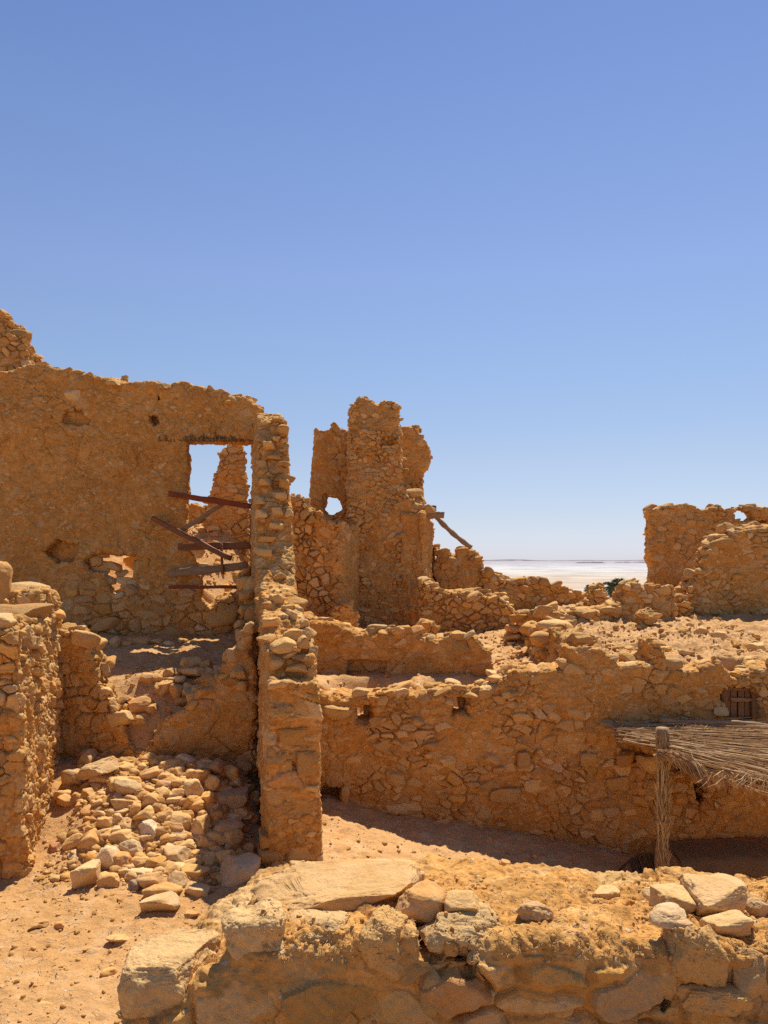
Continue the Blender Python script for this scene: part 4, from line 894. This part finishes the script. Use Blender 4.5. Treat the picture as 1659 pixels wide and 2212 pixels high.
# ------------------------------------------------------------------ gravel, chips and straw: too many to count
def scatter(name, zones, seed, mat=None):
    q = np.random.default_rng(seed); b = Bag(); T = [stone_verts(40 + k, 2, .65, 4, .12, .0) for k in range(8)]
    for x0, x1, y0, y1, n, s0, s1 in zones:
        X = q.uniform(x0, x1, n); Y = q.uniform(y0, y1, n); Z = H0(X, Y) + rough_ground(X, Y, 0 * X)
        S = s0 * (s1 / s0) ** (q.random(n) ** 3)
        for k in range(n):
            sv, t = T[q.integers(8)]; sc = np.array([S[k], S[k] * q.uniform(.6, 1), S[k] * q.uniform(.4, .8)], f32)
            b.add((sv * sc) @ rotm(q.normal(0, .3), q.normal(0, .3), q.uniform(0, 6.3)).T + np.array([X[k], Y[k], Z[k] + sc[2] * .3], f32), [t], (1, q.random(), q.random()))
    return tag(b.build(name, M_WALL, origin=(0, 0, 0)), kind='stuff')
scatter('gravel', [(1.2, 6.2, 10.7, 15, 3000, .008, .06), (-.8, 2.4, 9.98, 13.5, 1100, .008, .04), (-3.6, -1.2, 4.6, 9.2, 2200, .004, .03), (-.7, 2.6, 6.5, 9.4, 900, .005, .04), (-3.3, -1.4, 7.2, 9.2, 2600, .012, .075), (-3.6, -3.2, 8.6, 9.3, 120, .01, .05), (-3.8, -1.6, 9.6, 12.4, 500, .006, .03), (-4, -1.9, 13, 17, 700, .02, .12), (-3.4, -1.6, 9.3, 10.4, 400, .01, .04)], 61)

def front_litter():
    q = np.random.default_rng(62); b = Bag(); s_ = Bag(); T = [stone_verts(60 + k, 2, .65, 4, .12, .0) for k in range(8)]
    for n in range(2400):
        px, py = q.uniform(560, 1700), q.uniform(1890, 2080)
        p = hit(front, px, py)
        if p is None: continue
        if n % 2 == 0:
            a = q.uniform(0, 6.28); L = q.uniform(.006, .035); d = np.array([math.cos(a), math.sin(a), q.normal(0, .25)]) * L
            v, t = tube([p - d / 2 + [0, 0, .002], p + [0, 0, .004], p + d / 2 + [0, 0, .002]], q.uniform(.0006, .0013), 4, False)
            s_.add(v, t, (1, q.random(), .5)); continue
        S = .0016 * 7 ** (q.random() ** 3)
        sv, t = T[q.integers(8)]; sc = np.array([S, S * q.uniform(.6, 1), S * q.uniform(.4, .9)], f32)
        b.add((sv * sc) @ rotm(q.normal(0, .3), q.normal(0, .3), q.uniform(0, 6.3)).T + p.astype(f32) + np.array([0, 0, sc[2] * .3], f32), [t], (1, q.random(), q.random()))
    for n in range(260):
        x, y = (q.uniform(-3.4, -1.1), q.uniform(4.9, 7.4)) if n % 3 else (q.uniform(-.6, 2.3), q.uniform(6.6, 8.6))
        zz = float(H0(x, y)) + .03; a = q.uniform(0, 6.28); L = q.uniform(.02, .11); d = np.array([math.cos(a), math.sin(a), q.normal(0, .12)]) * L; p = np.array([x, y, zz])
        v, t = tube([p - d / 2, p + [0, 0, q.uniform(0, .012)], p + d / 2], q.uniform(.0015, .0035), 4, False); s_.add(v, t, (1, q.random() * .7, .5))
    tag(b.build('gravel', M_WALL, origin=(0, 0, 0)), kind='stuff'); tag(s_.build('straw', M_STICK, origin=(0, 0, 0)), kind='stuff')
front_litter()
print('stones', time.time() - T0)

# ------------------------------------------------------------------ timber
def bar(p0, p1, w, h, seed=0, sag=0.):
    """a weathered squared bar between two points"""
    q = np.random.default_rng(seed); p0 = np.asarray(p0, float); p1 = np.asarray(p1, float); n = 14
    d = p1 - p0; d /= np.linalg.norm(d); s = np.cross(d, [0, 0, 1.] if abs(d[2]) < .95 else [0, 1., 0]); s /= np.linalg.norm(s); u = np.cross(s, d)
    t = np.linspace(0, 1, n); C = p0 + (p1 - p0) * t[:, None] + u * (-sag * np.sin(np.pi * t))[:, None]
    prof = np.array([(-.5, -.42), (-.42, -.5), (.42, -.5), (.5, -.42), (.5, .42), (.42, .5), (-.42, .5), (-.5, .42)])
    V = np.concatenate([C[k] + (prof[:, :1] * w * (1 + q.normal(0, .03)) * s + prof[:, 1:] * h * (1 + q.normal(0, .05)) * u) + q.normal(0, .003, (8, 3)) + .003 * math.sin(k * .9 + seed) * u + .003 * math.sin(k * .6 + 2 * seed) * s for k in range(n)])
    i = np.arange(n * 8).reshape(n, 8); j = np.roll(i, -1, 1)
    Q = np.stack([i[:-1].ravel(), j[:-1].ravel(), j[1:].ravel(), i[1:].ravel()], 1)
    return V.astype(f32), [Q, i[:1, ::-1], i[-1:]]
def W(px, py, Y): return np.array([(px - CX) * Y / F, Y, (HY - py) * Y / F])
def timber(name, label, px0, py0, Y0, px1, py1, Y1, w, h, mat, seed, sag=0., cat='beam', group='broken timbers across the doorway'):
    b = Bag(); p0, p1 = W(px0, py0, Y0), W(px1, py1, Y1); b.add(*bar(p0, p1, w * 1.2, h * 1.15, seed, sag))
    o = b.build(name, mat, origin=(p0 + p1) / 2); return tag(o, label, cat, group)
timber('wooden_beam', 'straight reddish bar crossing the upper part of the doorway', 365, 1067, 12.33, 546, 1094, 12.3, .05, .075, M_REDWOOD, 1)
timber('wooden_beam', 'dark bar slanting steeply down across the left side of the doorway', 328, 1119, 12.33, 498, 1207, 12.15, .06, .07, M_WOOD, 2)
timber('wooden_beam', 'thick dark level beam in the middle of the doorway', 386, 1181, 12.36, 548, 1178, 12.4, .09, .105, M_WOOD, 3)
timber('wooden_beam', 'thick greyish cracked beam below the middle of the doorway', 364, 1239, 12.3, 535, 1222, 12.35, .09, .11, M_GREYWOOD, 4)
timber('wooden_beam', 'thin red bar lowest of the timbers at the doorway', 365, 1268, 12.33, 510, 1268, 12.2, .04, .045, M_REDWOOD, 5)
timber('wooden_beam', 'pale stick slanting upward behind the reddish bar in the doorway', 393, 1146, 12.4, 486, 1085, 12.42, .05, .06, M_GREYWOOD, 6)
timber('wooden_stick', 'short upright stick joining the two thick beams in the doorway', 478, 1174, 12.25, 481, 1241, 12.25, .03, .035, M_WOOD, 7)
timber('wooden_stick', 'thin upright dark strip on the right jamb of the doorway', 545, 1092, 12.42, 541, 1180, 12.42, .03, .04, M_WOOD, 8)

b = Bag(); P = [W(930 + 88 * t, 1104 + 79 * t + 5 * math.sin(t * 3.1), 16.9 + .1 * t) for t in np.linspace(0, 1, 16)]
b.add(*tube(P, .055 + .012 * np.sin(np.arange(16) * 1.7) * np.linspace(1, .6, 16), 9))
tag(b.build('wooden_pole', M_GREYWOOD), 'slanting round pole hanging from the tower down to the broken wall', 'pole')
timber('wooden_beam', 'short squared beam end jutting out of the side of the tower', 905, 1110, 16.7, 959, 1113, 16.7, .14, .12, M_GREYWOOD, 9, group='beam ends at the tower')
timber('wooden_beam', 'upper stub of beam at the tower edge above the slanting pole', 900, 1099, 16.9, 942, 1099, 16.9, .12, .12, M_WOOD, 10, group='beam ends at the tower')
stone(W(926, 1106, 16.75), (.17, .2, .15), (0, .2, .3), 'lump of mud packed round the beam ends at the tower', None, 4, (.42, .25, .1), 'mud lump', 'mud_lump')
timber('wooden_beam', 'level dark beam set at the foot of the high rear wall', 1455, 1268, 17.6, 1492, 1271, 17.6, .1, .08, M_WOOD, 12, group=None)

# reed lintels (parts of their walls)
def lintel(parent, px0, px1, py0, py1, Yf, n, seed, bedpx, mat=M_LINTEL):
    q = np.random.default_rng(seed); b = Bag()
    for k in range(n):
        px = q.uniform(px0, px1); Y = Yf(px) - q.uniform(.0, .05); a = q.normal(0, .35)
        p0 = W(px, py1 + q.uniform(-2, 2), Y); hgt = abs(py1 - py0) * q.uniform(.35, 1.1)
        p1 = W(px + a * hgt, py1 - hgt, Y + q.uniform(.06, .12)); m = (p0 + p1) / 2 + [q.normal(0, .012), -.02, 0]
        b.add(*tube([p0, m, p1], q.uniform(.004, .011), 5), a=(1, q.random(), .5))
    for k in range(6):
        py = py1 - 3 + q.uniform(-3, 2)
        xs = np.linspace(px0, px1, 8); b.add(*tube([W(x, py + q.normal(0, .6), Yf(x) + .02 * k + q.normal(0, .004)) for x in xs], .02, 6), a=(1, q.random(), .5))
    return b.build('lintel', mat, parent)
lintel(back_wall, 336, 550, 930, 953, lambda x: 12.47, 190, 71, 0)
lintel(court, 1536, 1672, 1472, 1489, lambda x: 9.7 + .6 * (x - 620) / 1250 + .12, 170, 72, 0)

# shuttered window of the courtyard wall
def shutter():
    p = lambda px, py, w: gpoint(px, py, w)
    fr = Bag()
    for (a, c) in (((1573, 1487), (1573, 1572)), ((1641, 1487), (1641, 1572))): fr.add(*bar(p(*a, .12), p(*c, .12), .09, .055, a[0]))
    fr.add(*bar(p(1569, 1491, .12), p(1646, 1491, .12), .09, .04, 5)); fr.add(*bar(p(1569, 1562, .12), p(1646, 1562, .12), .09, .06, 6))
    win = fr.build('window_frame', mat_wood('frame_wood', (.30, .15, .06, 1), (.2, .09, .035, 1), (40, 40, 3)), court)
    win['_o'] = [float(x) for x in (np.array(court.location) + np.array(win.location))]
    bd = Bag(); cu = [1577, 1590, 1606, 1621, 1637]
    for k in range(4):
        px0, px1 = cu[k] + 1.1, cu[k + 1] - 1.1; t = .15 + .012 * (k % 2)
        a, c = p((px0 + px1) / 2, 1494, t), p((px0 + px1) / 2, 1560, t); wd = (px1 - px0) * a[1] / F
        d = c - a; s = np.array([.997, .077, 0]); V = []
        for e in (a, c):
            for q, r in ((-1, -1), (1, -1), (1, 1), (-1, 1)): V.append(e + s * wd / 2 * q + np.array([-.077, .997, 0]) * .012 * r)
        V = np.array(V, f32); bd.add(V, [np.array([[3, 2, 1, 0], [4, 5, 6, 7], [0, 1, 5, 4], [1, 2, 6, 5], [2, 3, 7, 6], [3, 0, 4, 7]])])
    bd.build('shutter', mat_wood('shutter_wood', (.33, .17, .07, 1), (.22, .10, .04, 1), (30, 30, 3)), win, smooth=False)
    cb = Bag(); cb.add(*bar(p(1588, 1514, .118), p(1634, 1516, .118), .03, .05, 8)); cb.build('crossbar', mat_wood('bar_wood', (.42, .24, .11, 1), (.3, .16, .07, 1), (3, 30, 30)), win)
shutter()

# ------------------------------------------------------------------ the palm shelter
PX, PY, PZ0, PZ1 = 3.21, 8.9, -4.15, -1.95
sh = empty('shelter', (PX, PY, PZ0)); tag(sh, 'lean-to shade of dry palm sticks on a frond wrapped post', 'shelter')
b = Bag(); z = np.linspace(PZ0, PZ1, 26)
b.add(*tube(np.stack([PX + .012 * np.sin(z * 2), PY + 0 * z, z], 1), .062 + .010 * np.cos(z * 9) + .006 * (z > -2.25), 12)); b.build('post', M_LOG, sh)
q = np.random.default_rng(81); fb = Bag()
def leaflet(bag, p, d, L, wd, q, bend=.2):
    d = d / np.linalg.norm(d); s = np.cross(d, q.normal(size=3)); s /= np.linalg.norm(s); k = np.cross(d, s)
    P = [p, p + d * L * .5 + k * L * bend * .3, p + d * L + k * L * bend]
    V = np.array([P[0] - s * wd * .5, P[0] + s * wd * .5, P[1] - s * wd, P[1] + s * wd, P[2] - s * wd * .15, P[2] + s * wd * .15], f32)
    V = np.concatenate([V, np.array([P[0] + k * wd * .5, P[1] + k * wd * .9, P[2]], f32)])
    bag.add(V, [np.array([[0, 6, 7, 2], [6, 1, 3, 7], [2, 7, 8, 4], [7, 3, 5, 8]])], (1, q.random(), .5))
for zb, zt, n in ((-3.95, -2.9, 170), (-3.15, -2.15, 190)):
    for ax, ay in ((.045, -.055), (-.01, -.068), (-.05, -.04), (.06, .01)):
        rp = [(PX + ax + .012 * math.sin(zz * 3), PY + ay, zz) for zz in np.linspace(zb - .1, zt, 8)]
        fb.add(*tube(rp, np.linspace(.012, .005, 8), 6), a=(1, .9, .5))
        for _ in range(n // 4 if ax != .045 else n // 2):
            zz = q.uniform(zb, zt); sd = q.choice([-1, 1])
            leaflet(fb, np.array([PX + ax, PY + ay, zz]), np.array([sd * q.uniform(.06, .32), -.12 + q.normal(0, .12), 1]), q.uniform(.1, .26), q.uniform(.004, .008), q, q.normal(0, .12))
fb.build('frond_wrap', M_FROND, sh)
for zc in (-3.03, -2.28):
    rb = Bag(); t = np.linspace(0, 12.9, 44)
    rb.add(*tube(np.stack([PX + .086 * np.cos(t), PY + .092 * np.sin(t), zc + .0025 * (t - 6.4) + .006 * np.sin(t * 2)], 1), .008, 5)); rb.build('binding', M_STICK, sh)
bb = Bag(); bb.add(*tube([(PX - .06, PY - .05, -2.27), (4.3, PY - .65, -2.3), (6.6, 7.4, -2.32)], .045, 8)); bb.add(*tube([(PX + .1, 9.2, -2.32), (PX + .1, 9.95, -2.28)], .04, 8)); bb.add(*tube([(4.6, 8.2, -2.36), (4.6, 9.98, -2.28)], .04, 8)); bb.add(*tube([(5.9, 7.7, -2.36), (5.9, 10.1, -2.28)], .04, 8))
bb.build('roof_beam', M_LOG, sh)
rf = Bag()
bl, fl = np.array([2.88, 9.92]), np.array([3.06, 9.02]); br, fr_ = np.array([6.7, 10.1]), np.array([4.7, 6.3])
for k in range(1450):
    t = q.random() ** .9; a = bl + (fl - bl) * t; c = br + (fr_ - br) * t
    Lt = np.linalg.norm(c - a); L = q.uniform(.5, 2.1); s0 = q.random() ** 1.5 * (Lt - .6) - .14 * q.random() ** 2 + (.36 if t > .72 else 0); s1 = min(s0 + L, Lt)
    d = (c - a) / Lt; nrm = np.array([-d[1], d[0]]); lay = q.random()
    z0 = -2.25 + .08 * lay + .03 * math.sin(t * 9 + s0) - .07 * t * min(s0, 1.2) + .05 * (1 - t)
    pts = []
    off = q.normal(0, .03); curv = q.normal(0, .05); ang = q.normal(0, .09)
    for m in np.linspace(0, 1, 5):
        s = s0 + (s1 - s0) * m; xy = a + d * s + nrm * (off + curv * math.sin(m * 3.1) + ang * (s - s0))
        pts.append((xy[0], xy[1], z0 + q.normal(0, .006) + .02 * math.sin(m * 3 + k) - .05 * ss(.93, 1.05, t + off)))
    rf.add(*tube(pts, np.linspace(q.uniform(.005, .012), .004, 5), 5, False), a=(1, q.random(), .5))
# drooping bundle at the front edge
for k in range(240):
    m0 = q.uniform(.0, .75); p0 = W(1425 + 85 * m0, 1622 + 20 * m0, 8.6 - .3 * m0); p1 = W(1470 + 85 * m0 + q.normal(0, 8), 1655 + 48 * m0 + q.normal(0, 5), 8.5 - .45 * m0)
    pm = (p0 + p1) / 2 + [0, 0, .04]; rf.add(*tube([p0 + q.normal(0, .02, 3), pm + q.normal(0, .012, 3), p1], [.006, .005, .002], 5, False), a=(1, q.random(), .5))
for k in range(170):
    m0 = q.random(); p = W(1525 + 180 * m0, 1668 + 14 * m0 + q.normal(0, 5), 8.05 - .7 * m0)
    leaflet(rf, p, np.array([q.normal(-.3, .6), -.25, -1 + q.normal(0, .5)]), q.uniform(.08, .22), q.uniform(.003, .006), q, q.normal(0, .4))
for k in range(60):
    p = W(1330 + 330 * q.random(), 1552 + 60 * q.random(), 9.3); p[2] = -2.06
    leaflet(rf, p, np.array([q.normal(0, .8), q.normal(0, .3), q.uniform(.1, 1)]), q.uniform(.04, .12), .003, q, .4)
rf.build('stick_roof', M_STICK, sh)
lg = Bag(); P = [W(1424 + 245 * t, 1555 + 13 * t + 2.5 * math.sin(t * 7), 9.8 + .02 * t) for t in np.linspace(0, 1.3, 20)]
lg.add(*tube(P,   .036 - .010 * np.linspace(0, 1, 20) + .005 * np.sin(np.arange(20) * 2.1), 10)); tag(lg.build('log', M_LOG), 'grey palm log weighing down the stick roof of the shelter', 'log')

# bench in the dark under the shelter, frond leaning beside it
bn = empty('bench', (5.0, 9.7, -4.2)); tag(bn, 'low mud bench with a woven mat in the dark under the shelter', 'bench')
b = Bag(); n = 40
X = np.linspace(3.55, 6.4, n); prof = [(9.36, -4.3), (9.38, -3.9), (9.4, -3.74), (9.47, -3.70), (9.75, -3.69), (10.2, -3.68), (10.2, -4.3)]
V = np.array([(x, y + .02 * math.sin(x * 7 + y * 20) + .08 * (x - 3.5), zz + .012 * math.sin(x * 11 + y * 5)) for x in X for y, zz in prof], f32); i = np.arange(len(V)).reshape(n, 7)
b.add(V, [np.stack([i[:-1, :-1].ravel(), i[1:, :-1].ravel(), i[1:, 1:].ravel(), i[:-1, 1:].ravel()], 1), i[:1], i[-1:, ::-1]]); b.build('seat', M_WALL, bn)
b = Bag(); X = np.linspace(3.62, 6.4, 60); rows = [(9.30, -3.86), (9.31, -3.80), (9.34, -3.70), (9.42, -3.665), (9.6, -3.655), (9.9, -3.65)]
def matv(dz): return [(x, y + .08 * (x - 3.5) + .015 * math.sin(x * 9), zz + dz + (.05 * math.sin(x * 5) + .03 * math.sin(x * 13 + 1)) * (k == 0) + .012 * math.sin(x * 14 + y * 9)) for x in X for k, (y, zz) in enumerate(rows)]
V = np.array(matv(0) + matv(-.014), f32); i = np.arange(360).reshape(60, 6); fq = np.stack([i[:-1, :-1].ravel(), i[1:, :-1].ravel(), i[1:, 1:].ravel(), i[:-1, 1:].ravel()], 1)
edge = np.stack([i[:-1, 0], i[:-1, 0] + 360, i[1:, 0] + 360, i[1:, 0]], 1)
b.add(V, [fq, fq[:, ::-1] + 360, edge]); b.build('mat', M_MAT, bn)
b = Bag(); P = [W(1338 + 84 * t, 1884 - 44 * math.sin(min(t * 1.25 + .05, 1) * 1.57) + 14 * max(t - .5, 0), 9.35 - .1 * t) for t in np.linspace(0, 1, 14)]
b.add(*tube(P, np.linspace(.018, .006, 14), 6), a=(1, .2, .5))
for k in range(120):
    t = q.uniform(.25, 1) * 12.9; p = P[int(t)] + (P[min(int(t) + 1, 13)] - P[int(t)]) * (t % 1)
    leaflet(b, p, np.array([.35 + q.normal(0, .15), q.normal(0, .12), -1]), q.uniform(.12, .32), .007, q, q.normal(0, .15))
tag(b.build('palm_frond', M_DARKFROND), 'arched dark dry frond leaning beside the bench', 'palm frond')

# ------------------------------------------------------------------ palms beyond the ruins
def palm(px, py, Y, seed, label, R=2.6):
    q = np.random.default_rng(seed); c = W(px, py, Y); zg = float(H0(c[0], Y))
    o = empty('palm_tree', (c[0], Y, zg)); tag(o, label, 'palm tree', 'green palms below the ruins')
    t = Bag(); zz = np.linspace(zg - .5, c[2] - .3, 14); t.add(*tube(np.stack([c[0] + .15 * np.sin((zz - zg) * .3), Y + 0 * zz, zz], 1), .24 + .03 * (np.arange(14) % 2), 8)); t.build('trunk', M_TRUNK, o)
    f = Bag()
    for k in range(42):
        a = q.uniform(0, 6.28); el = q.uniform(-.3, 1.35); L = R * q.uniform(.75, 1.1); d = np.array([math.cos(a) * math.cos(el), math.sin(a) * math.cos(el), math.sin(el)])
        P = [c + d * L * s + np.array([0, 0, -.55 * L * s * s]) for s in np.linspace(0, 1, 9)]
        f.add(*tube(P, np.linspace(.04, .012, 9), 4), a=(1, .7, .5))
        for m in range(46):
            s = q.uniform(.15, 1) * 7.99; p = P[int(s)] + (P[int(s) + 1] - P[int(s)]) * (s % 1); T_ = P[int(s) + 1] - P[int(s)]; T_ /= np.linalg.norm(T_); sd = np.cross(T_, [0, 0, 1.]); sd /= max(np.linalg.norm(sd), 1e-6)
            leaflet(f, p, T_ * .8 + sd * q.choice([-1, 1]) * .8 + np.array([0, 0, q.normal(-.1, .3)]), q.uniform(.3, .55), .022, q, q.normal(0, .2))
    f.build('crown', M_PALM, o)
palm(1320, 1268, 120, 1, 'green palm crown between the wall peak and the curved wall, left of the pair', 2.0)
palm(1336, 1264, 112, 2, 'taller green palm crown close beside the knob of the curved wall', 2.1)
palm(1274, 1271, 150, 3, 'small dark palm tuft just left of the pointed wall remnant', 1.3)

# ------------------------------------------------------------------ light, sky, camera
w = bpy.data.worlds.new('World'); scene.world = w; w.use_nodes = True; nt = w.node_tree
bg = nt.nodes['Background']
sky = nt.nodes.new('ShaderNodeTexSky'); sky.sky_type = 'NISHITA'; sky.sun_disc = False
sky.sun_elevation = SUN_EL; sky.sun_rotation = SUN_AZ; sky.altitude = 300; sky.air_density = 1.0; sky.dust_density = .15; sky.ozone_density = 3.0
tc = nt.nodes.new('ShaderNodeTexCoord'); sp = nt.nodes.new('ShaderNodeSeparateXYZ'); nt.links.new(tc.outputs['Generated'], sp.inputs[0])
rp = nt.nodes.new('ShaderNodeValToRGB'); nt.links.new(sp.outputs[2], rp.inputs[0]); el = rp.color_ramp.elements
STOPS = [(0, (.59, .64, .97, 1)), (.05, (.69, .65, .78, 1)), (.124, (.84, .73, .75, 1)), (.238, (.92, .845, .845, 1)), (.344, (1, .89, .94, 1)), (.479, (.91, .87, .96, 1)), (.6, (.79, .80, .96, 1))]
while len(el) < len(STOPS): el.new(.5)
for e_, (p_, c_) in zip(el, STOPS): e_.position = p_; e_.color = c_
mx = nt.nodes.new('ShaderNodeMix'); mx.data_type = 'RGBA'; mx.blend_type = 'MULTIPLY'; mx.inputs['Factor'].default_value = 1
nt.links.new(sky.outputs[0], mx.inputs[6]); nt.links.new(rp.outputs[0], mx.inputs[7])          # a dry desert air tint by height in the sky
nt.links.new(mx.outputs[2], bg.inputs['Color']); bg.inputs['Strength'].default_value = .089
L = bpy.data.lights.new('sun', 'SUN'); L.energy = 4.5; L.angle = math.radians(.5); L.color = (1, .90, .75)
lo = bpy.data.objects.new('sun', L); COL.objects.link(lo)
sd = Vector((math.cos(SUN_EL) * math.sin(SUN_AZ), math.cos(SUN_EL) * math.cos(SUN_AZ), math.sin(SUN_EL)))
lo.rotation_euler = sd.to_track_quat('Z', 'Y').to_euler(); lo.location = sd * 60
cam = bpy.data.cameras.new('camera'); co = bpy.data.objects.new('camera', cam); COL.objects.link(co)
co.rotation_euler = (math.pi / 2, 0, 0); cam.sensor_fit = 'VERTICAL'; cam.sensor_height = 36; cam.lens = 36 * F / 2212
cam.shift_y = (HY - 1106) / 2212 ; cam.clip_start = .05; cam.clip_end = 200000
scene.camera = co
vs = scene.view_settings; scene.display_settings.display_device = 'sRGB'; vs.view_transform = 'Standard'; vs.look = 'None'; vs.exposure = .58; vs.gamma = 1
scene.render.engine = 'CYCLES'; scene.cycles.use_denoising = False; scene.cycles.max_bounces = 8; scene.cycles.diffuse_bounces = 5
for o in bpy.data.objects:
    if '_o' in o: del o['_o']
print('built', time.time() - T0, sum(len(o.data.polygons) for o in bpy.data.objects if o.type == 'MESH'))
